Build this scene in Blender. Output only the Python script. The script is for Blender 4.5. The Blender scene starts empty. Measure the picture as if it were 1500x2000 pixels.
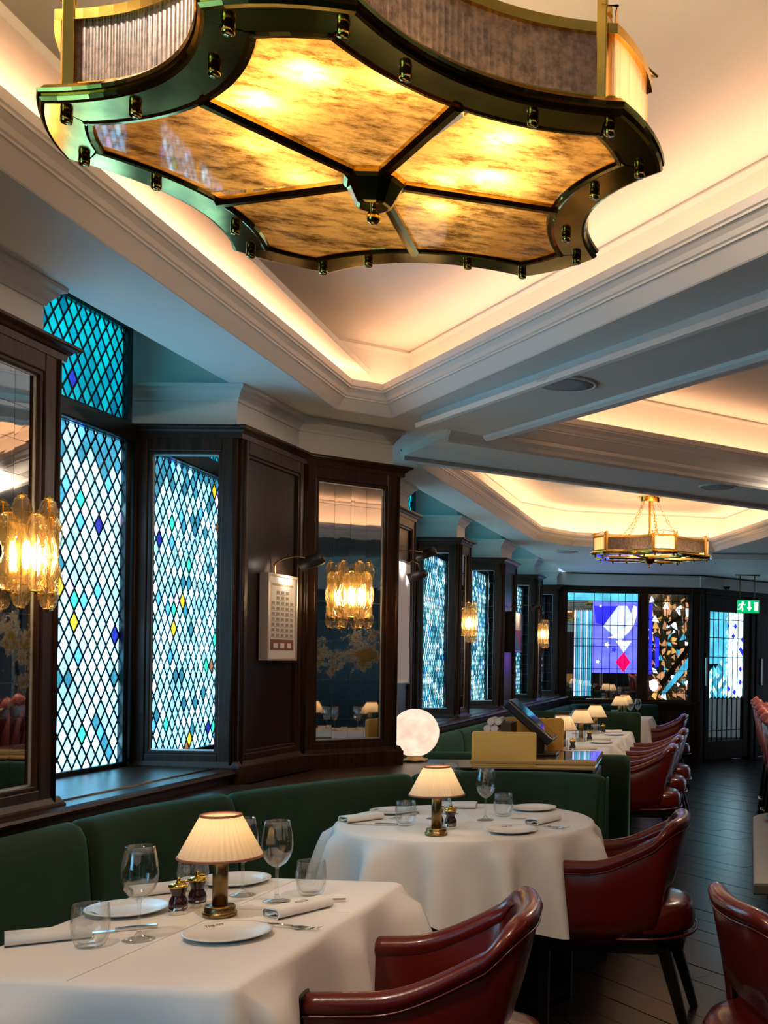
import bpy, bmesh, math, random
from mathutils import Vector, Matrix
from mathutils.geometry import tessellate_polygon
random.seed(7)
PI = math.pi
scn = bpy.context.scene
COL = scn.collection

# ------------------------------------------------------------------ camera
EYE = 1.40
cam_d = bpy.data.cameras.new('camera'); cam = bpy.data.objects.new('camera', cam_d); COL.objects.link(cam)
cam_d.sensor_fit = 'HORIZONTAL'; cam_d.sensor_width = 36.0
cam_d.lens = 36.0 * 2100 / 1500
cam_d.shift_x = -540 / 1500; cam_d.shift_y = 290 / 1500
cam_d.clip_start = 0.05; cam_d.clip_end = 60
cam.location = (0, 0, EYE)
cam.rotation_euler = (Matrix.Rotation(PI / 2, 4, 'X') @ Matrix.Rotation(0.0148, 4, 'Z')).to_euler()
scn.camera = cam

# ------------------------------------------------------------------ world and exposure
w = bpy.data.worlds.new('World'); scn.world = w; w.use_nodes = True
w.node_tree.nodes['Background'].inputs[0].default_value = (0.55, 0.75, 1.0, 1)
w.node_tree.nodes['Background'].inputs[1].default_value = 0.4
vs = scn.view_settings
vs.view_transform = 'Standard'; vs.look = 'None'; vs.gamma = 1.0; vs.use_curve_mapping = False
vs.exposure = 1.4
scn.cycles.transparent_max_bounces = 24
scn.cycles.max_bounces = 10
scn.cycles.sample_clamp_indirect = 6.0

COVE_W = 0.82        # watts per metre of hidden cove strip
COVE_COL = (1.0, 0.51, 0.26)
DAY = 2.6           # brightness of the daylit panes
BULB_COL = (1.0, 0.68, 0.34)

# ------------------------------------------------------------------ geometry helpers
def V2(a): return Vector((a[0], a[1]))
def rnorm(d):
    d = V2(d).normalized(); return Vector((d.y, -d.x))

class MB:
    """collects faces; build() links them as one mesh object"""
    def __init__(s): s.v = []; s.f = []; s.mi = []; s.sm = []
    def add(s, vs_, fs, mi=0, smooth=False):
        o = len(s.v); s.v += [tuple(p) for p in vs_]
        for f in fs: s.f.append([i + o for i in f]); s.mi.append(mi); s.sm.append(smooth)
        return s
    def box(s, c, d, rz=0.0, mi=0):
        cx, cy, cz = c; hx, hy, hz = d[0] / 2, d[1] / 2, d[2] / 2
        ca, sa = math.cos(rz), math.sin(rz); P = []
        for z in (-hz, hz):
            for x, y in ((-hx, -hy), (hx, -hy), (hx, hy), (-hx, hy)):
                P.append((cx + x * ca - y * sa, cy + x * sa + y * ca, cz + z))
        return s.add(P, [(3, 2, 1, 0), (4, 5, 6, 7), (0, 1, 5, 4), (1, 2, 6, 5), (2, 3, 7, 6), (3, 0, 4, 7)], mi)
    def prism(s, poly, z0, z1, mi=0, smooth=False):
        n = len(poly)
        P = [(p[0], p[1], z0) for p in poly] + [(p[0], p[1], z1) for p in poly]
        s.add(P, [list(range(n))[::-1], [n + i for i in range(n)]], mi)
        return s.add(P, [(i, (i + 1) % n, n + (i + 1) % n, n + i) for i in range(n)], mi, smooth)
    def fbox(s, fr, a0, a1, b0, b1, z0, z1, mi=0):
        """box in a wall frame fr=(origin, along, outward)"""
        o, u, n = fr; P = []
        for z in (z0, z1):
            for a, b in ((a0, b0), (a1, b0), (a1, b1), (a0, b1)):
                q = o + u * a + n * b; P.append((q.x, q.y, z))
        return s.add(P, [(3, 2, 1, 0), (4, 5, 6, 7), (0, 1, 5, 4), (1, 2, 6, 5), (2, 3, 7, 6), (3, 0, 4, 7)], mi)
    def fpoly(s, fr, poly, b0, b1, mi=0):
        """polygon given in (along, z) of a wall frame, extruded outward b0..b1"""
        o, u, n = fr; m = len(poly); P = []
        for b in (b0, b1):
            for a, z in poly:
                q = o + u * a + n * b; P.append((q.x, q.y, z))
        return s.add(P, [list(range(m))[::-1], [m + i for i in range(m)]] + [(i, (i + 1) % m, m + (i + 1) % m, m + i) for i in range(m)], mi)
    def lathe(s, prof, n=24, c=(0, 0, 0), rib=0.0, nrib=0, twist=0.0, mi=0, sx=1.0, sy=1.0, smooth=True):
        P = []; m = len(prof)
        for r, z in prof:
            for i in range(n):
                a = 2 * PI * i / n
                rr = r * (1 + (rib * math.cos(nrib * (a + twist * z)) if nrib else 0))
                P.append((c[0] + rr * math.cos(a) * sx, c[1] + rr * math.sin(a) * sy, c[2] + z))
        F = [(j * n + i, j * n + (i + 1) % n, (j + 1) * n + (i + 1) % n, (j + 1) * n + i) for j in range(m - 1) for i in range(n)]
        s.add(P, F, mi, smooth)
        if prof[0][0] > 1e-5: s.add(P[:n], [list(range(n))[::-1]], mi)
        if prof[-1][0] > 1e-5: s.add(P[-n:], [list(range(n))], mi)
        return s
    def open_lathe(s, prof, n=32, c=(0, 0, 0), mi=0, rib=0.0, nrib=0, twist=0.0):
        P = []; m = len(prof)
        for r, z in prof:
            for i in range(n):
                a = 2 * PI * i / n
                rr = r * (1 + (rib * math.cos(nrib * (a + twist * z)) if nrib else 0))
                P.append((c[0] + rr * math.cos(a), c[1] + rr * math.sin(a), c[2] + z))
        F = [(j * n + i, j * n + (i + 1) % n, (j + 1) * n + (i + 1) % n, (j + 1) * n + i) for j in range(m - 1) for i in range(n)]
        return s.add(P, F, mi, True)
    def tube(s, pts, r, n=8, closed=False, mi=0, caps=True):
        pts = [Vector(p) for p in pts]; m = len(pts); rs = r if isinstance(r, (list, tuple)) else [r] * m
        P = []; up = Vector((0, 0, 1)); prev = None
        for i, p in enumerate(pts):
            if closed: t = pts[(i + 1) % m] - pts[i - 1]
            else: t = pts[min(i + 1, m - 1)] - pts[max(i - 1, 0)]
            t.normalize()
            if prev is None:
                a = t.cross(up)
                if a.length < 1e-4: a = t.cross(Vector((1, 0, 0)))
                a.normalize()
            else:
                a = prev - t * prev.dot(t); a.normalize()
            b = t.cross(a); prev = a
            for k in range(n):
                th = 2 * PI * k / n; q = p + (a * math.cos(th) + b * math.sin(th)) * rs[i]; P.append(tuple(q))
        R_ = m if closed else m - 1
        F = [(j * n + k, j * n + (k + 1) % n, ((j + 1) % m) * n + (k + 1) % n, ((j + 1) % m) * n + k) for j in range(R_) for k in range(n)]
        s.add(P, F, mi, True)
        if not closed and caps: s.add(P[:n], [list(range(n))], mi); s.add(P[-n:], [list(range(n))[::-1]], mi)
        return s
    def sphere(s, c, r, nu=20, nv=12, mi=0, sc=(1, 1, 1)):
        prof = [(max(1e-6, r * math.sin(PI * j / nv)), -r * math.cos(PI * j / nv)) for j in range(nv + 1)]
        P = []
        for rr, z in prof:
            for i in range(nu):
                a = 2 * PI * i / nu; P.append((c[0] + rr * math.cos(a) * sc[0], c[1] + rr * math.sin(a) * sc[1], c[2] + z * sc[2]))
        F = [(j * nu + i, j * nu + (i + 1) % nu, (j + 1) * nu + (i + 1) % nu, (j + 1) * nu + i) for j in range(nv) for i in range(nu)]
        return s.add(P, F, mi, True)
    def sweep(s, path, prof, closed=False, mi=0, smooth=False, caps=True):
        """profile (outward, z) along a plan path; outward = to the walker's right"""
        path = [V2(p) for p in path]; m = len(path); P = []; k = len(prof)
        for i in range(m):
            if closed or 0 < i < m - 1:
                n0 = rnorm(path[i] - path[i - 1]); n1 = rnorm(path[(i + 1) % m] - path[i])
                mt = (n0 + n1); mt = mt / max(0.15, (1 + n0.dot(n1)))
            elif i == 0: mt = rnorm(path[1] - path[0])
            else: mt = rnorm(path[-1] - path[-2])
            for o, z in prof:
                q = path[i] + mt * o; P.append((q.x, q.y, z))
        R_ = m if closed else m - 1
        F = [(j * k + i, ((j + 1) % m) * k + i, ((j + 1) % m) * k + i + 1, j * k + i + 1) for j in range(R_) for i in range(k - 1)]
        s.add(P, F, mi, smooth)
        if caps and not closed: s.add(P[:k], [list(range(k))], mi); s.add(P[-k:], [list(range(k))[::-1]], mi)
        return s
    def mesh(s, name, mats):
        me = bpy.data.meshes.new(name); me.from_pydata(s.v, [], s.f); me.update()
        for m in (mats if isinstance(mats, (list, tuple)) else [mats]): me.materials.append(m)
        me.polygons.foreach_set('material_index', s.mi); me.polygons.foreach_set('use_smooth', s.sm)
        bm = bmesh.new(); bm.from_mesh(me)
        bmesh.ops.remove_doubles(bm, verts=bm.verts, dist=1e-5)
        bmesh.ops.recalc_face_normals(bm, faces=bm.faces); bm.to_mesh(me); bm.free()
        return me
    def build(s, name, mats, parent=None, bevel=0.0, seg=2):
        return link(name, s.mesh(name, mats), parent, bevel, seg)

def link(name, me, parent=None, bevel=0.0, seg=2):
    o = bpy.data.objects.new(name, me); COL.objects.link(o)
    if parent is not None: o.parent = parent
    if bevel:
        b = o.modifiers.new('bevel', 'BEVEL'); b.width = bevel; b.segments = seg; b.limit_method = 'ANGLE'; b.angle_limit = 0.7
    return o
CACHE = {}
def part(parent, name, key, fn, mat, bevel=0.0):
    """a part whose mesh is shared by every copy of its thing"""
    if key not in CACHE:
        mb = MB(); fn(mb); CACHE[key] = mb.mesh(name, mat)
    return link(name, CACHE[key], parent, bevel)
def tag(o, label=None, cat=None, group=None, kind=None):
    if label: o['label'] = label
    if cat: o['category'] = cat
    if group: o['group'] = group
    if kind: o['kind'] = kind
    return o
def thing(name, label, cat, loc=(0, 0, 0), rz=0.0, group=None, scale=1.0):
    o = bpy.data.objects.new(name, None); COL.objects.link(o); o.empty_display_size = 0.05
    o.location = loc; o.rotation_euler = (0, 0, rz); o.scale = (scale,) * 3
    return tag(o, label, cat, group)
def struct(name, loc=(0, 0, 0)):
    o = bpy.data.objects.new(name, None); COL.objects.link(o); o.location = loc; o['kind'] = 'structure'; return o
def point_light(name, parent, loc, watts, col=BULB_COL, r=0.03):
    d = bpy.data.lights.new(name, 'POINT'); d.energy = watts; d.color = col; d.shadow_soft_size = r
    o = bpy.data.objects.new(name, d); COL.objects.link(o); o.location = loc; o.parent = parent; return o
def area_light(name, parent, c, xdir, ddir, sx, sy, watts, col):
    d = bpy.data.lights.new(name, 'AREA'); d.shape = 'RECTANGLE'; d.size = sx; d.size_y = sy; d.energy = watts; d.color = col
    o = bpy.data.objects.new(name, d); COL.objects.link(o)
    z = -Vector(ddir).normalized(); x = Vector(xdir).normalized(); y = z.cross(x).normalized(); x = y.cross(z)
    M = Matrix((x, y, z)).transposed().to_4x4(); M.translation = Vector(c); o.matrix_world = M
    if parent: o.parent = parent
    return o
def offset_path(path, d, closed=False):
    path = [V2(p) for p in path]; m = len(path); out = []
    for i in range(m):
        if closed or 0 < i < m - 1:
            n0 = rnorm(path[i] - path[i - 1]); n1 = rnorm(path[(i + 1) % m] - path[i]); mt = (n0 + n1) / max(0.15, 1 + n0.dot(n1))
        elif i == 0: mt = rnorm(path[1] - path[0])
        else: mt = rnorm(path[-1] - path[-2])
        out.append(path[i] + mt * d)
    return out
def smooth_path(pts, n=6):
    """Catmull-Rom through plan points"""
    P = [V2(p) for p in pts]; out = []
    for i in range(len(P) - 1):
        p0 = P[i - 1] if i else P[0] * 2 - P[1]; p1, p2 = P[i], P[i + 1]; p3 = P[i + 2] if i + 2 < len(P) else P[-1] * 2 - P[-2]
        for k in range(n):
            t = k / n
            out.append(0.5 * ((2 * p1) + (p2 - p0) * t + (2 * p0 - 5 * p1 + 4 * p2 - p3) * t * t + (3 * p1 - p0 - 3 * p2 + p3) * t ** 3))
    out.append(P[-1]); return out
def frame(p, q):
    """wall frame along p->q, outward = walker's right"""
    p, q = V2(p), V2(q); u = (q - p).normalized(); return (p, u, rnorm(u)), (q - p).length
def clip_poly(poly, x0, x1, y0, y1):
    for ax, lim, sg in ((0, x0, 1), (0, x1, -1), (1, y0, 1), (1, y1, -1)):
        out = []
        for i in range(len(poly)):
            a, b = poly[i - 1], poly[i]; da, db = (a[ax] - lim) * sg, (b[ax] - lim) * sg
            if (da >= 0) != (db >= 0):
                t = da / (da - db); out.append((a[0] + (b[0] - a[0]) * t, a[1] + (b[1] - a[1]) * t))
            if db >= 0: out.append(b)
        poly = out
        if len(poly) < 3: return []
    return poly

# ------------------------------------------------------------------ materials
def new_mat(name):
    m = bpy.data.materials.new(name); m.use_nodes = True; nt = m.node_tree
    return m, nt, nt.nodes['Principled BSDF'], nt.nodes['Material Output']
def pbr(name, col, rough=0.5, metal=0.0, noise=0.0, nscale=8.0, stretch=(1, 1, 1), bump=0.0, bscale=60.0, coat=0.0, sheen=0.0, col2=None, spec=0.5):
    m, nt, b, out = new_mat(name); N = nt.nodes; Lk = nt.links
    b.inputs['Base Color'].default_value = (*col, 1); b.inputs['Roughness'].default_value = rough; b.inputs['Metallic'].default_value = metal
    b.inputs['Coat Weight'].default_value = coat; b.inputs['Sheen Weight'].default_value = sheen; b.inputs['Specular IOR Level'].default_value = spec
    tc = N.new('ShaderNodeTexCoord'); mp = N.new('ShaderNodeMapping'); mp.inputs['Scale'].default_value = stretch
    Lk.new(tc.outputs['Object'], mp.inputs[0])
    if noise or col2:
        n = N.new('ShaderNodeTexNoise'); n.inputs['Scale'].default_value = nscale; n.inputs['Detail'].default_value = 5
        Lk.new(mp.outputs[0], n.inputs[0]); r = N.new('ShaderNodeValToRGB'); Lk.new(n.outputs[0], r.inputs[0])
        c2 = col2 or tuple(c * (1 - noise) for c in col); c1 = col if col2 else tuple(min(1, c * (1 + noise)) for c in col)
        r.color_ramp.elements[0].color = (*c2, 1); r.color_ramp.elements[1].color = (*c1, 1)
        r.color_ramp.elements[0].position = 0.35; r.color_ramp.elements[1].position = 0.65
        Lk.new(r.outputs[0], b.inputs['Base Color'])
    if bump:
        n2 = N.new('ShaderNodeTexNoise'); n2.inputs['Scale'].default_value = bscale; n2.inputs['Detail'].default_value = 3
        Lk.new(mp.outputs[0], n2.inputs[0]); bp = N.new('ShaderNodeBump'); bp.inputs['Strength'].default_value = bump; bp.inputs['Distance'].default_value = 0.003
        Lk.new(n2.outputs[0], bp.inputs['Height']); Lk.new(bp.outputs[0], b.inputs['Normal'])
    return m
def emit(name, col, s):
    m, nt, b, out = new_mat(name); e = nt.nodes.new('ShaderNodeEmission'); e.inputs[0].default_value = (*col, 1); e.inputs[1].default_value = s
    nt.links.new(e.outputs[0], out.inputs[0]); nt.nodes.remove(b); return m
def glassy(name, tint=(1, 1, 1), trans=0.0, edge=0.35, ecol=(1, 1, 1), tcol=None):
    """thin clear glass: tinted see-through, mirror-like towards grazing angles, optional glow-through"""
    m, nt, b, out = new_mat(name); N = nt.nodes; Lk = nt.links; N.remove(b)
    t = N.new('ShaderNodeBsdfTransparent'); t.inputs[0].default_value = (*tint, 1); t2 = N.new('ShaderNodeBsdfTransparent'); t2.inputs[0].default_value = (*[c * 0.65 for c in tint], 1)
    g = N.new('ShaderNodeBsdfGlossy'); g.inputs[0].default_value = (*ecol, 1); g.inputs['Roughness'].default_value = 0.03
    lw = N.new('ShaderNodeLayerWeight'); lw.inputs[0].default_value = 0.5
    pw = N.new('ShaderNodeMath'); pw.operation = 'POWER'; pw.inputs[1].default_value = 3.5; Lk.new(lw.outputs['Facing'], pw.inputs[0])
    mul = N.new('ShaderNodeMath'); mul.operation = 'MULTIPLY_ADD'; mul.inputs[1].default_value = 2.2 * edge; mul.inputs[2].default_value = 0.085; mul.use_clamp = True
    Lk.new(pw.outputs[0], mul.inputs[0])
    tm = N.new('ShaderNodeMixShader'); Lk.new(pw.outputs[0], tm.inputs[0]); Lk.new(t.outputs[0], tm.inputs[1]); Lk.new(t2.outputs[0], tm.inputs[2]); base = tm.outputs[0]
    if trans:
        tr = N.new('ShaderNodeBsdfTranslucent'); tr.inputs[0].default_value = (*(tcol or tint), 1)
        mx = N.new('ShaderNodeMixShader'); mx.inputs[0].default_value = trans; Lk.new(base, mx.inputs[1]); Lk.new(tr.outputs[0], mx.inputs[2]); base = mx.outputs[0]
    mix = N.new('ShaderNodeMixShader'); Lk.new(mul.outputs[0], mix.inputs[0]); Lk.new(base, mix.inputs[1]); Lk.new(g.outputs[0], mix.inputs[2])
    Lk.new(mix.outputs[0], out.inputs[0]); return m
def stained(name, col, s, hammer=0.55, dull=(0.02, 0.03, 0.035)):
    """daylit stained glass: glows with the day outside, glossy rippled face"""
    m, nt, b, out = new_mat(name); N = nt.nodes; Lk = nt.links
    b.inputs['Base Color'].default_value = (*dull, 1); b.inputs['Roughness'].default_value = 0.12
    b.inputs['Emission Color'].default_value = (*col, 1)
    tc = N.new('ShaderNodeTexCoord'); n = N.new('ShaderNodeTexNoise'); n.inputs['Scale'].default_value = 95; n.inputs['Detail'].default_value = 2
    n2 = N.new('ShaderNodeTexNoise'); n2.inputs['Scale'].default_value = 4.5
    Lk.new(tc.outputs['Object'], n.inputs[0]); Lk.new(tc.outputs['Object'], n2.inputs[0])
    a = N.new('ShaderNodeMath'); a.operation = 'MULTIPLY_ADD'; a.inputs[1].default_value = 2 * hammer * s; a.inputs[2].default_value = s * (1 - hammer)
    Lk.new(n.outputs[0], a.inputs[0])
    c = N.new('ShaderNodeMath'); c.operation = 'MULTIPLY_ADD'; c.inputs[1].default_value = 1.5; c.inputs[2].default_value = 0.25; Lk.new(n2.outputs[0], c.inputs[0])
    d = N.new('ShaderNodeMath'); d.operation = 'MULTIPLY'; Lk.new(a.outputs[0], d.inputs[0]); Lk.new(c.outputs[0], d.inputs[1])
    Lk.new(d.outputs[0], b.inputs['Emission Strength'])
    bp = N.new('ShaderNodeBump'); bp.inputs['Strength'].default_value = 0.25; bp.inputs['Distance'].default_value = 0.002
    Lk.new(n.outputs[0], bp.inputs['Height']); Lk.new(bp.outputs[0], b.inputs['Normal'])
    return m
def mirror_mat(name, col, spot, rough=0.03, foxing=0.5, scale=9, patch=None):
    m, nt, b, out = new_mat(name); N = nt.nodes; Lk = nt.links
    b.inputs['Metallic'].default_value = 1.0
    tc = N.new('ShaderNodeTexCoord'); n = N.new('ShaderNodeTexNoise'); n.inputs['Scale'].default_value = scale; n.inputs['Detail'].default_value = 8; n.inputs['Roughness'].default_value = 0.75
    Lk.new(tc.outputs['Object'], n.inputs[0]); r = N.new('ShaderNodeValToRGB'); fac = n.outputs[0]
    if patch:
        # a cloud of foxing round a given height of the glass
        sx = N.new('ShaderNodeSeparateXYZ'); Lk.new(tc.outputs['Object'], sx.inputs[0]); d1 = N.new('ShaderNodeMath'); d1.operation = 'SUBTRACT'; d1.inputs[1].default_value = patch; Lk.new(sx.outputs[2], d1.inputs[0])
        d2 = N.new('ShaderNodeMath'); d2.operation = 'ABSOLUTE'; Lk.new(d1.outputs[0], d2.inputs[0]); d3 = N.new('ShaderNodeMath'); d3.operation = 'MULTIPLY_ADD'; d3.inputs[1].default_value = 0.9; d3.inputs[2].default_value = -0.15; Lk.new(d2.outputs[0], d3.inputs[0])
        d4 = N.new('ShaderNodeMath'); d4.operation = 'MINIMUM'; d4.inputs[1].default_value = 0.06; Lk.new(d3.outputs[0], d4.inputs[0]); d5 = N.new('ShaderNodeMath'); d5.operation = 'ADD'; Lk.new(d4.outputs[0], d5.inputs[0]); Lk.new(n.outputs[0], d5.inputs[1]); fac = d5.outputs[0]
    Lk.new(fac, r.inputs[0])
    r.color_ramp.elements[0].color = (*spot, 1); r.color_ramp.elements[0].position = foxing - 0.14
    r.color_ramp.elements[1].color = (*col, 1); r.color_ramp.elements[1].position = foxing - 0.04
    Lk.new(r.outputs[0], b.inputs['Base Color'])
    r2 = N.new('ShaderNodeValToRGB'); Lk.new(fac, r2.inputs[0]); r2.color_ramp.elements[0].position = foxing - 0.14; r2.color_ramp.elements[1].position = foxing - 0.04; r2.color_ramp.elements[0].color = (0.25, 0.25, 0.25, 1); Lk.new(r2.outputs[0], b.inputs['Metallic'])
    rr = N.new('ShaderNodeMapRange'); rr.inputs[1].default_value = 0.3; rr.inputs[2].default_value = 0.7; rr.inputs[3].default_value = rough * 4; rr.inputs[4].default_value = rough
    Lk.new(n.outputs[0], rr.inputs[0]); Lk.new(rr.outputs[0], b.inputs['Roughness']); return m

M = {}
M['oak'] = pbr('dark_oak', (0.048, 0.018, 0.008), 0.34, col2=(0.018, 0.008, 0.0045), nscale=7, stretch=(9, 9, 0.7), bump=0.12, bscale=30, spec=0.22)
M['oak_panel'] = pbr('dark_oak_panel', (0.020, 0.009, 0.007), 0.28, col2=(0.011, 0.005, 0.004), nscale=6, stretch=(8, 8, 0.6), spec=0.3)
M['white'] = pbr('cream_paint', (0.74, 0.71, 0.66), 0.55, bump=0.05, bscale=25)
M['ceil'] = pbr('ceiling_paint', (0.76, 0.74, 0.71), 0.6)
M['plank'] = [pbr('floor_oak_%d' % i, c, 0.27, noise=0.35, nscale=5, stretch=(2, 30, 1), bump=0.08, bscale=14, spec=0.2) for i, c in enumerate([(0.011, 0.006, 0.005), (0.015, 0.008, 0.006), (0.008, 0.005, 0.004)])]
M['underfloor'] = pbr('underfloor', (0.006, 0.004, 0.003), 0.6)
M['velvet'] = pbr('green_velvet', (0.012, 0.025, 0.008), 0.75, noise=0.25, nscale=6, sheen=0.4, bump=0.05, bscale=200, spec=0.2)
M['velvet'].node_tree.nodes['Principled BSDF'].inputs['Sheen Tint'].default_value = (0.15, 0.5, 0.35, 1)
M['leather'] = pbr('oxblood_leather', (0.105, 0.006, 0.003), 0.26, noise=0.12, nscale=3, bump=0.12, bscale=160, coat=0.25)
M['pink_leather'] = pbr('pink_leather', (0.50, 0.10, 0.08), 0.42, bump=0.08, bscale=120)
M['ebony'] = pbr('ebonised_wood', (0.008, 0.006, 0.005), 0.30)
M['cloth'] = pbr('white_linen', (0.80, 0.77, 0.74), 0.85, bump=0.04, bscale=400)
M['napkin'] = pbr('napkin_linen', (0.80, 0.76, 0.71), 0.85, bump=0.05, bscale=350)
M['china'] = pbr('white_china', (0.84, 0.82, 0.78), 0.22, spec=0.4)
M['ink'] = pbr('dark_print', (0.02, 0.02, 0.02), 0.5)
M['steel'] = pbr('polished_steel', (0.72, 0.70, 0.66), 0.12, metal=1)
M['brass'] = pbr('polished_brass', (0.78, 0.50, 0.10), 0.16, metal=1, noise=0.12, nscale=14)
M['bronze'] = pbr('dark_brass', (0.62, 0.42, 0.09), 0.13, metal=1, noise=0.3, nscale=10)
M['lampbrass'] = pbr('aged_brass', (0.26, 0.17, 0.07), 0.30, metal=1, noise=0.3, nscale=18)
M['lead'] = pbr('lead_came', (0.012, 0.014, 0.016), 0.35, metal=0.4)
M['mirror'] = mirror_mat('antique_mirror', (0.66, 0.63, 0.59), (0.15, 0.105, 0.03), 0.007, 0.465, 7, patch=1.42)
M['mirror_gold'] = mirror_mat('foxed_mirror', (0.60, 0.57, 0.52), (0.30, 0.21, 0.05), 0.02, 0.62, 6)
M['mirror_clean'] = mirror_mat('pale_mirror', (0.78, 0.80, 0.80), (0.35, 0.38, 0.38), 0.006, 0.36, 6)
M['edge'] = pbr('mirror_edge', (0.75, 0.78, 0.76), 0.2, metal=0.6)
M['grout'] = pbr('mirror_joint', (0.45, 0.38, 0.30), 0.4, metal=0.3)
M['glass'] = glassy('clear_glass', (0.97, 0.98, 0.98), edge=0.25)
M['amber'] = glassy('amber_glass', (1.0, 0.93, 0.78), trans=0.05, edge=0.45, ecol=(1, 0.95, 0.85), tcol=(1.0, 0.70, 0.30))
M['shade'] = None
M['bulb'] = emit('lamp_bulb', (1.0, 0.78, 0.48), 40)
M['bulb_warm'] = emit('shaded_bulb', (1.0, 0.74, 0.42), 12)
M['spotglow'] = emit('spot_glow', (1.0, 0.93, 0.82), 10)
M['hood'] = pbr('dark_bronze_paint', (0.030, 0.020, 0.016), 0.4)
M['black'] = pbr('black_plastic', (0.010, 0.010, 0.012), 0.25)
M['screen'] = pbr('dark_screen', (0.010, 0.014, 0.020), 0.06, coat=0.6)
M['onyx'] = pbr('honey_onyx', (0.92, 0.56, 0.13), 0.18, col2=(0.80, 0.42, 0.08), nscale=2.2, stretch=(1, 1, 2.5), coat=0.4)
M['brown'] = pbr('brown_card', (0.05, 0.022, 0.018), 0.5)
M['mill'] = pbr('mahogany_lacquer', (0.030, 0.008, 0.010), 0.14, coat=0.5)
M['pinktrim'] = pbr('dusky_pink_braid', (0.36, 0.13, 0.09), 0.7)
M['grey'] = pbr('speaker_grille', (0.30, 0.30, 0.33), 0.6, bump=0.2, bscale=500)
M['paper'] = pbr('cream_paper', (0.78, 0.72, 0.68), 0.5)
M['frame_silver'] = pbr('silver_frame', (0.55, 0.46, 0.42), 0.35, metal=0.5)
M['stone'] = pbr('dark_stone_top', (0.10, 0.085, 0.055), 0.25, col2=(0.06, 0.05, 0.035), nscale=3)
M['plateblue'] = pbr('turquoise_glaze', (0.03, 0.22, 0.28), 0.15)
def shade_mat():
    m, nt, b, out = new_mat('pleated_silk'); N = nt.nodes; Lk = nt.links; N.remove(b)
    d = N.new('ShaderNodeBsdfDiffuse'); d.inputs[0].default_value = (0.82, 0.74, 0.60, 1); t = N.new('ShaderNodeBsdfTranslucent'); t.inputs[0].default_value = (0.90, 0.72, 0.50, 1)
    mx = N.new('ShaderNodeMixShader'); mx.inputs[0].default_value = 0.45; Lk.new(d.outputs[0], mx.inputs[1]); Lk.new(t.outputs[0], mx.inputs[2]); Lk.new(mx.outputs[0], out.inputs[0]); return m
M['shade'] = shade_mat()
def gold_glass():
    """silvered gold glass: lets lamp light glow through, mottled dark foxing, glossy face"""
    m, nt, b, out = new_mat('gold_leaf_glass'); N = nt.nodes; Lk = nt.links; N.remove(b)
    tc = N.new('ShaderNodeTexCoord'); mp = N.new('ShaderNodeMapping'); mp.inputs['Scale'].default_value = (1, 2.2, 1); mp.inputs['Rotation'].default_value = (0, 0, 0.7); Lk.new(tc.outputs['Object'], mp.inputs[0])
    n = N.new('ShaderNodeTexNoise'); n.inputs['Scale'].default_value = 7; n.inputs['Detail'].default_value = 12; n.inputs['Roughness'].default_value = 0.78; Lk.new(mp.outputs[0], n.inputs[0])
    r = N.new('ShaderNodeValToRGB'); Lk.new(n.outputs[0], r.inputs[0]); e = r.color_ramp.elements
    e[0].position = 0.40; e[0].color = (0.12, 0.062, 0.014, 1); e[1].position = 0.56; e[1].color = (0.62, 0.38, 0.115, 1)
    t = N.new('ShaderNodeBsdfTranslucent'); Lk.new(r.outputs[0], t.inputs[0]); d = N.new('ShaderNodeBsdfDiffuse'); Lk.new(r.outputs[0], d.inputs[0])
    m1 = N.new('ShaderNodeMixShader'); m1.inputs[0].default_value = 0.35; Lk.new(t.outputs[0], m1.inputs[1]); Lk.new(d.outputs[0], m1.inputs[2])
    g = N.new('ShaderNodeBsdfGlossy'); g.inputs['Roughness'].default_value = 0.04; lw = N.new('ShaderNodeLayerWeight'); lw.inputs[0].default_value = 0.5
    pw = N.new('ShaderNodeMath'); pw.operation = 'POWER'; pw.inputs[1].default_value = 4.0; Lk.new(lw.outputs['Facing'], pw.inputs[0]); ma = N.new('ShaderNodeMath'); ma.operation = 'MULTIPLY_ADD'; ma.inputs[1].default_value = 0.6; ma.inputs[2].default_value = 0.06; Lk.new(pw.outputs[0], ma.inputs[0])
    m2 = N.new('ShaderNodeMixShader'); Lk.new(ma.outputs[0], m2.inputs[0]); Lk.new(m1.outputs[0], m2.inputs[1]); Lk.new(g.outputs[0], m2.inputs[2]); Lk.new(m2.outputs[0], out.inputs[0]); return m
M['goldglass'] = gold_glass()
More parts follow.
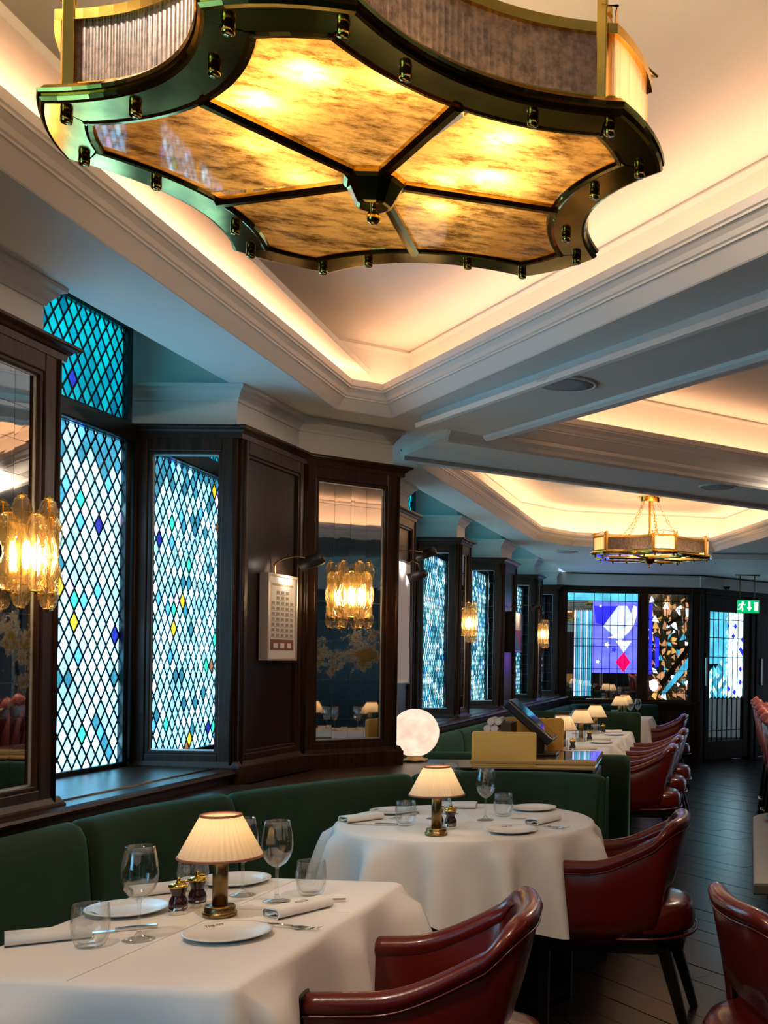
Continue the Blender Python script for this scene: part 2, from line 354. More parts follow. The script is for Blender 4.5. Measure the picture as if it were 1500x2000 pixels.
def reed_glass():
    m, nt, b, out = new_mat('reeded_antique_glass'); N = nt.nodes; Lk = nt.links; N.remove(b)
    tc = N.new('ShaderNodeTexCoord'); n = N.new('ShaderNodeTexNoise'); n.inputs['Scale'].default_value = 60; n.inputs['Detail'].default_value = 6; n.inputs['Roughness'].default_value = 0.7; Lk.new(tc.outputs['Object'], n.inputs[0])
    r = N.new('ShaderNodeValToRGB'); Lk.new(n.outputs[0], r.inputs[0]); e = r.color_ramp.elements; e[0].position = 0.38; e[0].color = (0.075, 0.05, 0.04, 1); e[1].position = 0.60; e[1].color = (0.22, 0.155, 0.12, 1)
    d = N.new('ShaderNodeBsdfDiffuse'); Lk.new(r.outputs[0], d.inputs[0]); t = N.new('ShaderNodeBsdfTranslucent'); Lk.new(r.outputs[0], t.inputs[0])
    m1 = N.new('ShaderNodeMixShader'); m1.inputs[0].default_value = 0.12; Lk.new(d.outputs[0], m1.inputs[1]); Lk.new(t.outputs[0], m1.inputs[2])
    g = N.new('ShaderNodeBsdfGlossy'); g.inputs['Roughness'].default_value = 0.3; m2 = N.new('ShaderNodeMixShader'); m2.inputs[0].default_value = 0.10
    Lk.new(m1.outputs[0], m2.inputs[1]); Lk.new(g.outputs[0], m2.inputs[2]); Lk.new(m2.outputs[0], out.inputs[0]); return m
M['reed'] = reed_glass()
M['reed_clear'] = glassy('clear_reeded_glass', (0.92, 0.84, 0.74), trans=0.45, edge=0.3, tcol=(0.9, 0.72, 0.55))
def globe_mat():
    m, nt, b, out = new_mat('alabaster_glass'); N = nt.nodes; Lk = nt.links; N.remove(b)
    tc = N.new('ShaderNodeTexCoord'); n = N.new('ShaderNodeTexNoise'); n.inputs['Scale'].default_value = 14; n.inputs['Detail'].default_value = 4; Lk.new(tc.outputs['Object'], n.inputs[0])
    r = N.new('ShaderNodeValToRGB'); Lk.new(n.outputs[0], r.inputs[0]); r.color_ramp.elements[0].color = (0.78, 0.64, 0.58, 1); r.color_ramp.elements[1].color = (0.97, 0.90, 0.84, 1); r.color_ramp.elements[0].position = 0.3; r.color_ramp.elements[1].position = 0.65
    t = N.new('ShaderNodeBsdfTranslucent'); Lk.new(r.outputs[0], t.inputs[0]); d = N.new('ShaderNodeBsdfDiffuse'); Lk.new(r.outputs[0], d.inputs[0])
    mx = N.new('ShaderNodeMixShader'); mx.inputs[0].default_value = 0.35; Lk.new(t.outputs[0], mx.inputs[1]); Lk.new(d.outputs[0], mx.inputs[2]); Lk.new(mx.outputs[0], out.inputs[0]); return m
M['globe'] = globe_mat()
# stained glass colours
S = {}
S['clear'] = [stained('pane_clear_a', (0.17, 0.62, 1.0), DAY * 1.0), stained('pane_clear_b', (0.22, 0.60, 0.90), DAY * 0.5), stained('pane_clear_c', (0.28, 0.74, 1.0), DAY * 1.5), stained('pane_clear_d', (0.05, 0.34, 0.52), DAY * 0.22)]
HUE = 2.7
S['blue'] = stained('pane_blue', (0.04, 0.22, 0.85), HUE * 0.7); S['navy'] = stained('pane_navy', (0.01, 0.02, 0.25), HUE * 0.4)
S['green'] = stained('pane_green', (0.02, 0.65, 0.30), HUE * 0.6); S['amber'] = stained('pane_amber', (0.75, 0.38, 0.02), HUE * 0.55)
S['violet'] = stained('pane_violet', (0.55, 0.35, 0.85), HUE * 0.7); S['lilac'] = stained('pane_lilac', (0.45, 0.55, 1.0), HUE * 0.9)
S['mint'] = stained('pane_mint', (0.20, 0.85, 0.75), HUE * 0.8); S['brown'] = stained('pane_brown', (0.25, 0.12, 0.06), HUE * 0.4)
S['teal'] = [stained('pane_teal_a', (0.0, 0.30, 0.36), HUE * 0.30, 0.1), stained('pane_teal_b', (0.0, 0.24, 0.34), HUE * 0.26, 0.1), stained('pane_teal_c', (0.0, 0.16, 0.28), HUE * 0.22, 0.1)]
S['red'] = stained('pane_red', (0.85, 0.0, 0.05), HUE * 0.4, 0.1); S['cobalt'] = stained('pane_cobalt', (0.015, 0.015, 0.70), HUE * 0.35, 0.2); S['peri'] = stained('pane_periwinkle', (0.07, 0.08, 0.75), HUE * 0.42, 0.25)
S['milk'] = stained('pane_milk', (0.80, 0.90, 1.0), HUE * 0.36, 0.2); S['ice'] = stained('pane_ice', (0.35, 0.40, 0.80), HUE * 0.34, 0.2)
S['gold'] = stained('pane_gold', (0.55, 0.30, 0.07), HUE * 0.22); S['cyan'] = stained('pane_cyan', (0.06, 0.36, 0.52), HUE * 0.28, 0.3)
S['far'] = [stained('pane_far_a', (0.35, 0.72, 0.85), HUE * 0.42, 0.3), stained('pane_far_b', (0.10, 0.45, 0.60), HUE * 0.30, 0.3), stained('pane_far_c', (0.55, 0.85, 0.95), HUE * 0.6, 0.3), stained('pane_far_d', (0.03, 0.22, 0.34), HUE * 0.22, 0.3)]
ACC = ['blue', 'navy', 'green', 'amber', 'violet', 'lilac', 'mint', 'brown', 'blue', 'lilac', 'amber', 'green']
# ================================================================== the room
SOF = 2.592; CEIL = 2.992; CORN = 2.403; SILL = 0.893
def XL(d): return -1.955 + 0.06 * (d - 3.54)      # line of the pillar faces
def XW(d): return XL(d) - 0.47                     # plane of the windows
Q = Vector((0.53, 14.95)); QD = Vector((0.692, 0.722))   # corner of the back wall and run of the door wall
QE = Q + QD * 3.0

# floor ------------------------------------------------------------
floor = struct('floor')
MB().box((1.5, 6.5, -0.03), (9.0, 21.0, 0.03)).build('subfloor', M['underfloor'], floor)
pu = Vector((0.63, -0.777)).normalized(); pv = Vector((pu.y, -pu.x))
pl_mesh = [MB().box((0, 0, 0), (1.296, 0.146, 0.016)).mesh('plank', m) for m in M['plank']]
planks = []
for j in range(-90, 150):
    t = j * 0.15
    for i in range(-14, 16):
        s_ = i * 1.3 + (0.433 * (j % 3))
        c = Vector((0.0, 6.0)) + pu * s_ + pv * t
        if -2.4 < c.x < 4.2 and 0.3 < c.y < 15.6: planks.append(c)
def plank_rank(c):
    x = 1290 + 2100 * c.x / c.y; y = 1290 + 2940 / c.y
    seen = 1020 < x < 1540 and y < 2030 and not (x < 1190 and y < 1560)
    return (0 if seen else 1, c.y if seen else abs(c.x) + c.y)
planks.sort(key=plank_rank)
rest = [MB(), MB(), MB()]
ang = math.atan2(pu.y, pu.x)
for i, c in enumerate(planks):
    k = random.randrange(3); dz = random.uniform(-0.0012, 0.0012)
    if i < 295:
        o = link('plank', pl_mesh[k], floor); o.location = (c.x, c.y, -0.008 + dz); o.rotation_euler = (0, 0, ang)
    else: rest[k].box((c.x, c.y, -0.008 + dz), (1.296, 0.146, 0.016), ang)
allrest = MB()
for k in range(3):
    for f in rest[k].f: pass
    allrest.add(rest[k].v, rest[k].f, k)
o = allrest.build('plank_field', M['plank'], floor); o['kind'] = 'stuff'

# ceiling ----------------------------------------------------------
ceiling = struct('ceiling')
cove1 = [(-1.76, -1.2), (-1.585, 5.21), (-1.362, 5.38), (2.45, 0.22), (1.9, -1.2)]
cove2 = [(-1.531, 6.634), (-1.29, 10.85), (-0.95, 11.36), (0.575, 11.72), (1.03, 10.14), (1.28, 8.83)]
cove3 = [(-0.825, 5.80), (2.57, 8.46), (4.7, 4.9), (2.47, 1.81)]
outer = [(XL(-1.9), -1.9), (XL(14.8), 14.8), (XL(14.8), 18.2), (5.5, 18.2), (5.5, -1.9)]
def tri_sheet(polys, z, mb):
    tris = tessellate_polygon([[Vector((p[0], p[1], 0)) for p in pl] for pl in polys]); pts = [p for pl in polys for p in pl]
    mb.add([(p[0], p[1], z) for p in pts], tris); return mb
tri_sheet([outer, cove1, cove2, cove3], SOF, MB()).build('soffit', M['ceil'], ceiling)
lip = [(-0.001, 0.0), (0.004, 0.004), (0.040, 0.055), (0.046, 0.055), (0.046, 0.062), (0.052, 0.066), (0.058, 0.082), (0.072, 0.098), (0.078, 0.098), (0.078, 0.106), (0.084, 0.110), (0.084, 0.140), (0.060, 0.146), (0.050, 0.125), (-0.13, 0.125), (-0.15, 0.16), (-0.155, 0.365), (-0.150, 0.385), (-0.160, 0.392), (-0.160, 0.402)]
for k, cv in enumerate((cove1, cove2, cove3)):
    # walk so that the opening is on the right hand side
    area = sum(cv[i - 1][0] * cv[i][1] - cv[i][0] * cv[i - 1][1] for i in range(len(cv)))
    if area > 0: cv = cv[::-1]
    MB().sweep(cv, [(o_, SOF + z) for o_, z in lip], closed=True).build('cove_moulding', M['ceil'], ceiling)
    top = [tuple(p) for p in offset_path(cv, -0.16, True)]
    tri_sheet([top], CEIL, MB()).build('coffer_ceiling', M['ceil'], ceiling)
    for i in range(len(cv)):
        p, q = V2(cv[i]), V2(cv[(i + 1) % len(cv)]); L_ = (q - p).length; u = (q - p) / L_; n = rnorm(u); c = (p + q) / 2 - n * 0.045
        area_light('cove_strip', ceiling, (c.x, c.y, SOF + 0.135), (u.x, u.y, 0), (-0.35 * n.x, -0.35 * n.y, 1), L_ + 0.1, 0.03, COVE_W * L_ * (1.25 if k == 1 else 1.0), COVE_COL)
# dropped beams with a moulded edge
def beam(name, poly, edges):
    MB().prism(poly, SOF - 0.045, SOF + 0.004).build(name, M['ceil'], ceiling)
    for a, b in edges:
        MB().sweep([poly[a], poly[b]], [(-0.034, SOF - 0.045), (-0.030, SOF - 0.066), (-0.012, SOF - 0.070), (0.004, SOF - 0.058), (0.012, SOF - 0.040), (0.030, SOF - 0.018), (0.030, SOF + 0.002)]).build('beam_moulding', M['ceil'], ceiling)
beam('beam', [(-1.198, 5.307), (-0.928, 5.563), (2.75, 1.06), (2.48, 0.80)], [(1, 2), (3, 0)])
beam('beam', [(-1.50, 6.17), (2.9, 9.58), (3.3, 9.08), (-1.12, 5.588)], [(1, 0), (3, 2)])
# recess ceiling over the window bays
MB().box((-2.05, 7.0, 2.84), (1.1, 18.5, 0.03)).build('bay_ceiling', M['ceil'], ceiling)
pf = [(XL(-1.9), -1.9), (XL(14.8), 14.8)]
MB().sweep(pf, [(0.0, SOF), (-0.03, SOF), (-0.03, 2.83), (0.0, 2.83)]).build('bay_fascia', M['ceil'], ceiling)
# speakers let into beams and soffit
def speaker(loc, label, r=0.125):
    t = thing('ceiling_speaker', label, 'speaker', loc)
    part(t, 'rim', 'spk_rim', lambda m: m.lathe([(r * 0.88, -0.004), (r * 0.92, -0.010), (r, -0.008), (r * 1.02, 0.0)], 40), M['white'])
    part(t, 'grille', 'spk_grille', lambda m: m.lathe([(1e-6, -0.007), (r * 0.5, -0.0068), (r * 0.9, -0.005), (r * 0.9, 0.0)], 40), M['grey'])
speaker((-0.405, 4.47, SOF - 0.0455), 'round ceiling speaker in the diagonal beam beside the nearest coffer')
speaker((0.36, 7.05, SOF - 0.0455), 'round ceiling speaker in the cross beam before the far chandelier')
speaker((-1.06, 11.95, SOF - 0.001), 'small round ceiling speaker in the soffit behind the far chandelier')

# unseen downlights added to brighten the tables, aisle and desk
def fill_downlight(x, y, z, aim, watts, label):
    t = thing('fill_downlight', label, 'fill_downlight', (x, y, z), 0, 'added fill lights')
    part(t, 'rim', 'dl_rim', lambda m: m.lathe([(0.042, -0.001), (0.044, -0.006), (0.055, -0.005), (0.058, 0.0)], 28), M['white'])
    part(t, 'lens', 'dl_lens', lambda m: m.lathe([(1e-6, -0.0025), (0.042, -0.002), (0.042, 0.0)], 28), M['spotglow'])
    d = bpy.data.lights.new('fill_beam', 'SPOT'); d.energy = watts; d.color = (1.0, 0.80, 0.60); d.spot_size = 1.9; d.spot_blend = 0.8; d.shadow_soft_size = 0.05
    o = bpy.data.objects.new('fill_beam', d); COL.objects.link(o); o.parent = t; o.location = (0, 0, -0.02)
    o.rotation_euler = (Vector(aim) - Vector((x, y, z))).to_track_quat('-Z', 'Y').to_euler()
fill_downlight(-1.38, 1.55, CEIL - 0.001, (-1.0, 2.6, 0.75), 30, 'added fill light in the nearest coffer behind the large chandelier')
fill_downlight(0.25, 2.05, CEIL - 0.001, (-0.75, 4.2, 0.75), 34, 'added fill light in the nearest coffer aimed at the round table')
fill_downlight(1.35, 7.0, SOF - 0.001, (-0.5, 7.9, 0.75), 26, 'added fill light in the soffit beside the aisle, nearer one')
fill_downlight(1.45, 9.4, SOF - 0.001, (-0.45, 9.6, 0.75), 26, 'added fill light in the soffit beside the aisle, farther one')
fill_downlight(0.95, 7.15, SOF - 0.001, (-0.6, 5.6, 0.9), 22, 'added fill light aimed at the host desk')

t = thing('ceiling_vent', 'white slotted air vent in the far soffit beside the exit sign', 'vent', (1.05, 12.1, SOF - 0.001))
MB().box((0, 0, -0.004), (1.0, 0.50, 0.008)).build('plate', M['grey'], t)
for k in range(5): MB().box((0, -0.22 + k * 0.11, -0.013), (1.0, 0.06, 0.014)).build('slat', M['white'], t, 0.004)

# outer walls --------------------------------------------------------
wl = struct('wall_left'); fw, lw_ = frame((XW(-1.9) - 0.05, -1.9), (XW(14.9) - 0.05, 14.9))
MB().fbox(fw, 0, lw_, -0.1, 0, 0, 2.85).build('plaster', M['white'], wl)
wr = struct('wall_right')
MB().box((5.55, 7.0, 1.5), (0.1, 23, 3.0)).build('plaster', M['white'], wr)
for i in range(10): MB().box((5.48, -1.0 + i * 1.7, 1.1), (0.04, 1.6, 2.2)).build('wood_panel', M['oak_panel'], wr, 0.01)
wf = struct('wall_front')
MB().box((1.5, -1.95, 1.5), (9, 0.1, 3.0)).build('plaster', M['white'], wf)
for i in range(5): MB().box((-1.6 + i * 1.6, -1.88, 1.1), (1.5, 0.04, 2.2)).build('wood_panel', M['oak_panel'], wf, 0.01)

# window sill shelf along the wall -----------------------------------
sill = struct('trim_1')
sp = [(XL(-1.9) + 0.03, -1.9), (XL(5.1) + 0.05, 5.1)]
def sill_run(a, b, nm='sill_board'):
    p, q = (XL(a) + 0.03, a), (XL(b) + 0.03, b)
    MB().sweep([p, q], [(-0.56, SILL - 0.03), (-0.56, SILL + 0.012), (-0.10, SILL + 0.006), (-0.095, SILL), (-0.012, SILL), (0.0, SILL - 0.006), (0.004, SILL - 0.016), (0.0, SILL - 0.026), (-0.02, SILL - 0.032), (-0.02, SILL - 0.06)]).build(nm, M['oak'], sill)
    MB().sweep([p, q], [(-0.5, 0.0), (-0.5, SILL - 0.03), (-0.022, SILL - 0.03), (-0.022, 0.0)]).build('wainscot', M['oak_panel'], sill)
sill_run(-1.8, 5.2); sill_run(5.9, 14.75)

# stained glass windows ----------------------------------------------
DW, DH = 0.065, 0.0915
def leaded(win, fr, a0, a1, z0, z1, chooser, n_single, accents, key):
    cells = []
    w2, h2 = DW / 2, DH / 2
    ni = int((a1 - a0) / w2) + 3; nj = int((z1 - z0) / h2) + 3
    for i in range(-1, ni):
        for j in range(-1, nj):
            if (i + j) % 2: continue
            ca, cz = a0 + i * w2, z0 + j * h2; g = 0.0022
            poly = clip_poly([(ca - w2 + g, cz), (ca, cz - h2 + g * 1.1), (ca + w2 - g, cz), (ca, cz + h2 - g * 1.1)], a0, a1, z0, z1)
            if len(poly) >= 3 and abs(sum(poly[k - 1][0] * poly[k][1] - poly[k][0] * poly[k - 1][1] for k in range(len(poly)))) > 2e-4: cells.append((ca, cz, poly))
    cells.sort(key=lambda c: -c[0])
    mats = []; field = MB()
    for k, (ca, cz, poly) in enumerate(cells):
        m = chooser(ca, cz)
        if k < n_single: MB().fpoly(fr, poly, -0.002, 0.002).build('pane', m, win)
        else:
            if m not in mats: mats.append(m)
            field.fpoly(fr, poly, -0.002, 0.002, mats.index(m))
    if field.f: o = field.build('pane_field', mats, win); o['kind'] = 'stuff'
    lead = MB()
    for sgn in (1, -1):
        c_ = -int((a1 - a0) / DW + (z1 - z0) / DH) - 3
        while c_ < (a1 - a0) / DW + (z1 - z0) / DH + 3:
            # line (a-a0)/DW - sgn*(z-z0)/DH = c_ + .5
            ts = []
            for z in (z0, z1):
                a = a0 + (c_ + 0.5 + sgn * (z - z0) / DH) * DW; ts.append((a, z))
            c_ += 1
            (aa, za), (ab, zb) = ts
            pts = []
            for a, z in ((aa, za), (ab, zb)): pts.append([a, z])
            if min(aa, ab) > a1 or max(aa, ab) < a0: continue
            d = Vector((ab - aa, zb - za)); dn = d.normalized(); nn = Vector((-dn.y, dn.x)) * 0.0040
            poly = clip_poly([(aa + nn.x, za + nn.y), (aa - nn.x, za - nn.y), (ab - nn.x, zb - nn.y), (ab + nn.x, zb + nn.y)], a0, a1, z0, z1)
            if len(poly) >= 3: lead.fpoly(fr, poly, -0.004, 0.005)
    lead.build('lead_lattice', M['lead'], win)
def win_frame(win, fr, a0, a1, z0, z1, wd=0.035, nm='frame'):
    for x0, x1, y0, y1 in ((a0 - wd, a0, z0 - wd, z1 + wd), (a1, a1 + wd, z0 - wd, z1 + wd), (a0, a1, z0 - wd, z0), (a0, a1, z1, z1 + wd)):
        MB().fbox(fr, x0, x1, -0.02, 0.03, y0, y1).build(nm, M['ebony'], win, 0.004)
def choose_low(a, z):
    r = random.random()
    if r < 0.085: return S[random.choice(ACC)]
    if z > 2.2: return random.choice([S['clear'][3], S['clear'][3], S['clear'][1]])  # dim view outside put into darker pane colours near the top
    return S['clear'][random.choice([0, 0, 1, 1, 1, 2, 2, 0, 0, 2, 1, 1, 3])]
def choose_far(a, z):
    if random.random() < 0.10: return S[random.choice(['blue', 'mint', 'lilac', 'blue'])]
    return S['far'][random.choice([0, 0, 1, 1, 2, 3])]
def choose_teal(a, z): return S['teal'][random.choice([0, 0, 0, 1, 1, 2])] if random.random() > 0.05 else S['navy']
win = struct('window_1'); d0, d1 = 3.70, 4.71
fr, L_ = frame((XW(d0), d0), (XW(d1), d1))
leaded(win, fr, 0.03, L_ - 0.04, 0.925, 2.315, choose_low, 230, True, 'w1'); leaded(win, fr, 0.03, L_ - 0.04, 2.405, 2.80, choose_teal, 66, True, 'w1t')
win_frame(win, fr, 0.03, L_ - 0.04, 0.925, 2.315); win_frame(win, fr, 0.03, L_ - 0.04, 2.405, 2.80)
MB().fbox(fr, 0, L_, -0.02, 0.05, 2.318, 2.402).build('transom', M['ebony'], win, 0.01)
for k, (d0, d1) in enumerate([(5.95, 6.55), (7.72, 9.0), (9.45, 10.74), (11.5, 12.82), (13.28, 14.55)]):
    win = struct('window_%d' % (k + 2)); fr, L_ = frame((XW(d0), d0), (XW(d1), d1))
    DW, DH = 0.075, 0.105
    leaded(win, fr, 0.03, L_ - 0.03, 0.925, 2.315, choose_far, 0, False, 'w%d' % k); leaded(win, fr, 0.03, L_ - 0.03, 2.405, 2.80, choose_teal, 0, False, 'wt%d' % k)
    win_frame(win, fr, 0.03, L_ - 0.03, 0.925, 2.315); win_frame(win, fr, 0.03, L_ - 0.03, 2.405, 2.80)

# unseen window bay beside the camera, added for more blue daylight
win = struct('window_9'); d0, d1 = -1.7, 0.86; fr, L_ = frame((XW(d0), d0), (XW(d1), d1)); DW, DH = 0.13, 0.1825
leaded(win, fr, 0.03, L_ - 0.03, 0.925, 2.315, choose_low, 0, False, 'w9'); leaded(win, fr, 0.03, L_ - 0.03, 2.405, 2.80, choose_low, 0, False, 'w9t')
win_frame(win, fr, 0.03, L_ - 0.03, 0.925, 2.315); win_frame(win, fr, 0.03, L_ - 0.03, 2.405, 2.80)

# panelled pillars ---------------------------------------------------
MZ0, MZ1 = 0.957, 2.292
def panel_frame(root, fr, a0, a1, m0, m1, z0=SILL - 0.03, z1=2.36, fill='mirror', tile=0.1, mat='mirror', solo=True):
    """stiles, rails, bead and a mirror of tiles (or an oak panel) on one face"""
    for x0, x1 in ((a0, m0), (m1, a1)): MB().fbox(fr, x0, x1, -0.02, 0.016, z0, z1).build('stile', M['oak'], root, 0.004)
    MB().fbox(fr, m0, m1, -0.02, 0.016, z0, MZ0).build('rail', M['oak'], root, 0.004); MB().fbox(fr, m0, m1, -0.02, 0.016, MZ1, z1).build('rail', M['oak'], root, 0.004)
    for x in (a0 + 0.012, a1 - 0.012):
        if x1 - x0 > 0.03: 
            o, u, n = fr; q = o + u * x + n * 0.016
            MB().tube([(q.x, q.y, z0 + 0.01), (q.x, q.y, z1 - 0.01)], 0.009, 10).build('reed', M['oak'], root)
    bd = MB(); b = 0.014
    for x0, x1, y0, y1 in ((m0, m0 + b, MZ0, MZ1), (m1 - b, m1, MZ0, MZ1), (m0 + b, m1 - b, MZ0, MZ0 + b), (m0 + b, m1 - b, MZ1 - b, MZ1)): bd.fbox(fr, x0, x1, -0.012, 0.010, y0, y1)
    bd.build('bead', M['oak'], root, 0.003)
    m0 += b; m1 -= b; y0, y1 = MZ0 + b, MZ1 - b
    if fill == 'panel':
        MB().fbox(fr, m0, m1, -0.02, -0.004, y0, y1).build('panel', M['oak_panel'], root); return
    MB().fbox(fr, m0, m1, -0.03, -0.0115, y0, y1).build('backing', M['grout'], root)
    e = MB()
    for x0, x1, yy0, yy1 in ((m0, m0 + 0.006, y0, y1), (m1 - 0.006, m1, y0, y1), (m0, m1, y0, y0 + 0.006), (m0, m1, y1 - 0.006, y1)): e.fbox(fr, x0, x1, -0.012, -0.004, yy0, yy1)
    e.build('mirror_edge', M['edge'], root)
    nx = max(1, round((m1 - m0) / tile)); nz = max(1, round((y1 - y0) / tile)); o, u, n = fr
    field = MB(); mats = [M[mat], M['mirror_gold']]
    for i in range(nx):
        for j in range(nz):
            x0, x1 = m0 + 0.006 + (m1 - m0 - 0.012) * i / nx, m0 + 0.006 + (m1 - m0 - 0.012) * (i + 1) / nx
            zz0, zz1 = y0 + 0.006 + (y1 - y0 - 0.012) * j / nz, y0 + 0.006 + (y1 - y0 - 0.012) * (j + 1) / nz; g = 0.0007
            tl = [random.uniform(-0.00008, 0.00008) for _ in range(4)]
            P = []
            for bb, rr in ((-0.012, (0, 0, 0, 0)), (-0.0075, tl)):
                for (a, z), r in zip(((x0 + g, zz0 + g), (x1 - g, zz0 + g), (x1 - g, zz1 - g), (x0 + g, zz1 - g)), rr):
                    q = o + u * a + n * (bb + r); P.append((q.x, q.y, z))
            mi = 0
            F = [(3, 2, 1, 0), (4, 5, 6, 7), (0, 1, 5, 4), (1, 2, 6, 5), (2, 3, 7, 6), (3, 0, 4, 7)]
            if solo: MB().add(P, F).build('mirror_tile', mats[mi], root)
            else: field.add(P, F, mi)
    if not solo: o_ = field.build('mirror_tiles', mats, root); o_['kind'] = 'stuff'
CORNICE = [(-0.02, 2.345), (0.020, 2.350), (0.022, 2.372), (0.030, 2.376), (0.034, 2.384), (0.050, 2.390), (0.055, 2.394), (0.055, CORN), (-0.02, CORN)]
PLINTH = [(-0.02, 0.82), (0.022, 0.82), (0.030, 0.826), (0.032, 0.900), (0.026, 0.906), (0.018, 0.925), (0.0, 0.932), (-0.02, 0.932)]
CROWN = [(-0.01, 2.520), (0.006, 2.522), (0.010, 2.535), (0.030, 2.560), (0.034, 2.570), (0.050, 2.578), (0.052, SOF - 0.001), (-0.01, SOF - 0.001)]
def pillar(label, outer_path, crown_only=None):
    """outer_path: plan of the cornice edge, walked away from the camera with the room on the right"""
    face = offset_path(outer_path, -0.055)
    root = thing('panelled_pillar', label, 'pillar', (face[1].x, face[1].y, 0))
    mw = Matrix.Translation((-face[1].x, -face[1].y, 0))
    kids0 = set(bpy.data.objects)
    core = offset_path(outer_path, -0.075); MB().prism([tuple(p) for p in core], 0.0, CORN - 0.01).build('core', M['oak_panel'], root)
    MB().sweep(face, CORNICE).build('cornice', M['oak'], root); MB().sweep(face, PLINTH).build('plinth', M['oak'], root)
    fz = offset_path(outer_path, -0.085); MB().prism([tuple(p) for p in fz], CORN - 0.008, 2.826).build('frieze', M['white'], root)
    MB().sweep(fz, CROWN).build('crown', M['white'], root)
    return root, face
def settle(root):
    """parts were built in room coordinates: make them local to the thing"""
    for ch in root.children:
        ch.matrix_parent_inverse = Matrix.Translation(-root.location)
# nearest pillar
r0, f0 = pillar('dark oak pillar at the picture edge nearest the front table, narrow mirror face', [(XW(1.0), 0.95), (-2.055, 1.0), (-1.93, 3.57), (-2.40, 3.60)])
fr, L_ = frame(f0[1], f0[2]); panel_frame(r0, fr, L_ - 0.36, L_ - 0.005, L_ - 0.315, L_ - 0.085, tile=0.11)
panel_frame(r0, fr, L_ - 1.1, L_ - 0.37, L_ - 1.03, L_ - 0.44, fill='panel'); settle(r0)
# middle pillar with three faces
r1, f1 = pillar('large dark oak pillar behind the round table, mirrors on two faces, framed print between', [(-2.40, 4.705), (-1.822, 4.69), (-1.742, 5.33), (-1.324, 5.70), (-1.40, 5.80), (-2.35, 5.86)])
fr, L_ = frame(f1[0], f1[1]); panel_frame(r1, fr, 0.06, L_ - 0.002, 0.125, L_ - 0.075, tile=0.115, mat='mirror_clean')
fr, L_ = frame(f1[1], f1[2]); panel_frame(r1, fr, 0.002, L_ - 0.002, 0.055, L_ - 0.055, fill='panel'); SIDE1 = fr
fr, L_ = frame(f1[2], f1[3]); panel_frame(r1, fr, 0.002, L_ - 0.002, 0.065, L_ - 0.075, tile=0.098); SKEW1 = (fr, L_); settle(r1)
# slim pillar that carries the poster
r2, f2 = pillar('slim dark oak pillar just past the large one, carrying a tall poster', [(-2.2, 6.58), (-1.762, 6.55), (-1.705, 7.66), (-2.15, 7.70)])
fr, L_ = frame(f2[1], f2[2]); panel_frame(r2, fr, 0.002, L_ - 0.002, 0.06, L_ - 0.07, fill='panel'); SIDE2 = (fr, L_); settle(r2)
# far pillars
FAR = [('far oak pillar with a tall mirror towards the tables and a glowing sconce, nearest of three', [(-2.12, 8.985), (-1.652, 8.97), (-1.617, 9.386), (-2.05, 9.42)], 'mirror'),
       ('far oak pillar with a small tilted picture on its outer face', [(-2.02, 10.735), (-1.542, 10.72), (-1.495, 11.44), (-1.95, 11.48)], 'panel'),
       ('far oak pillar with a sconce, next to the back wall', [(-1.9, 12.815), (-1.448, 12.80), (-1.415, 13.22), (-1.85, 13.25)], 'mirror')]
FARF = []
for lab, pth, fill in FAR:
    r, f = pillar(lab, pth); fr, L_ = frame(f[0], f[1]); panel_frame(r, fr, 0.06, L_ - 0.002, 0.10, L_ - 0.07, tile=0.115, mat='mirror_clean', solo=False)
    fr, L_ = frame(f[1], f[2]); panel_frame(r, fr, 0.002, L_ - 0.002, 0.05, L_ - 0.05, fill=fill, mat='mirror_clean', solo=False); FARF.append((fr, L_)); settle(r)
r, f = pillar('dark oak half pillar in the corner of the back wall, mirror face', [(-1.82, 14.555), (-1.345, 14.54), (-1.33, 14.85), (-1.8, 14.95)])
fr, L_ = frame(f[0], f[1]); panel_frame(r, fr, 0.06, L_ - 0.002, 0.10, L_ - 0.06, tile=0.115, mat='mirror_clean', solo=False); settle(r)

# back wall ----------------------------------------------------------
wb = struct('wall_back'); B0 = Vector((-1.45, 14.80))
fb, LB = frame(B0, Q); fd, LD = frame(Q, QE)
def bx(x): return (x - B0.x) / (Q.x - B0.x) * LB
for fr_, LL in ((fb, LB), (fd, LD)):
    MB().fbox(fr_, -0.1, LL + 0.1, -0.12, -0.04, 0, 2.6).build('backing', M['oak_panel'], wb)
    MB().fbox(fr_, -0.02, LL + 0.02, -0.05, 0.02, 2.34, 2.41).build('top_rail', M['oak'], wb, 0.008)
    MB().fbox(fr_, -0.03, LL + 0.03, -0.05, 0.045, 2.395, 2.415).build('cornice', M['oak'], wb, 0.006)
    MB().fbox(fr_, -0.05, LL + 0.05, -0.04, 0.07, 2.415, 2.575).build('frieze', M['white'], wb, 0.01)
W1 = (bx(-1.291), bx(-0.325)); W2 = (bx(-0.184), bx(0.429))
MB().fbox(fb, 0, LB, -0.04, 0.015, 0, 0.80).build('wainscot', M['oak_panel'], wb); MB().fbox(fb, 0, LB, -0.04, 0.04, 0.79, 0.835).build('dado', M['oak'], wb, 0.008)
for a, b in ((0, W1[0]), (W1[1], W2[0]), (W2[1], LB)): MB().fbox(fb, a, b, -0.04, 0.02, 0.835, 2.34).build('stile', M['oak'], wb, 0.006)
for i in range(4): MB().fbox(fb, 0.1 + i * 0.48, 0.5 + i * 0.48, 0.015, 0.028, 0.14, 0.70).build('wainscot_panel', M['oak'], wb, 0.008)
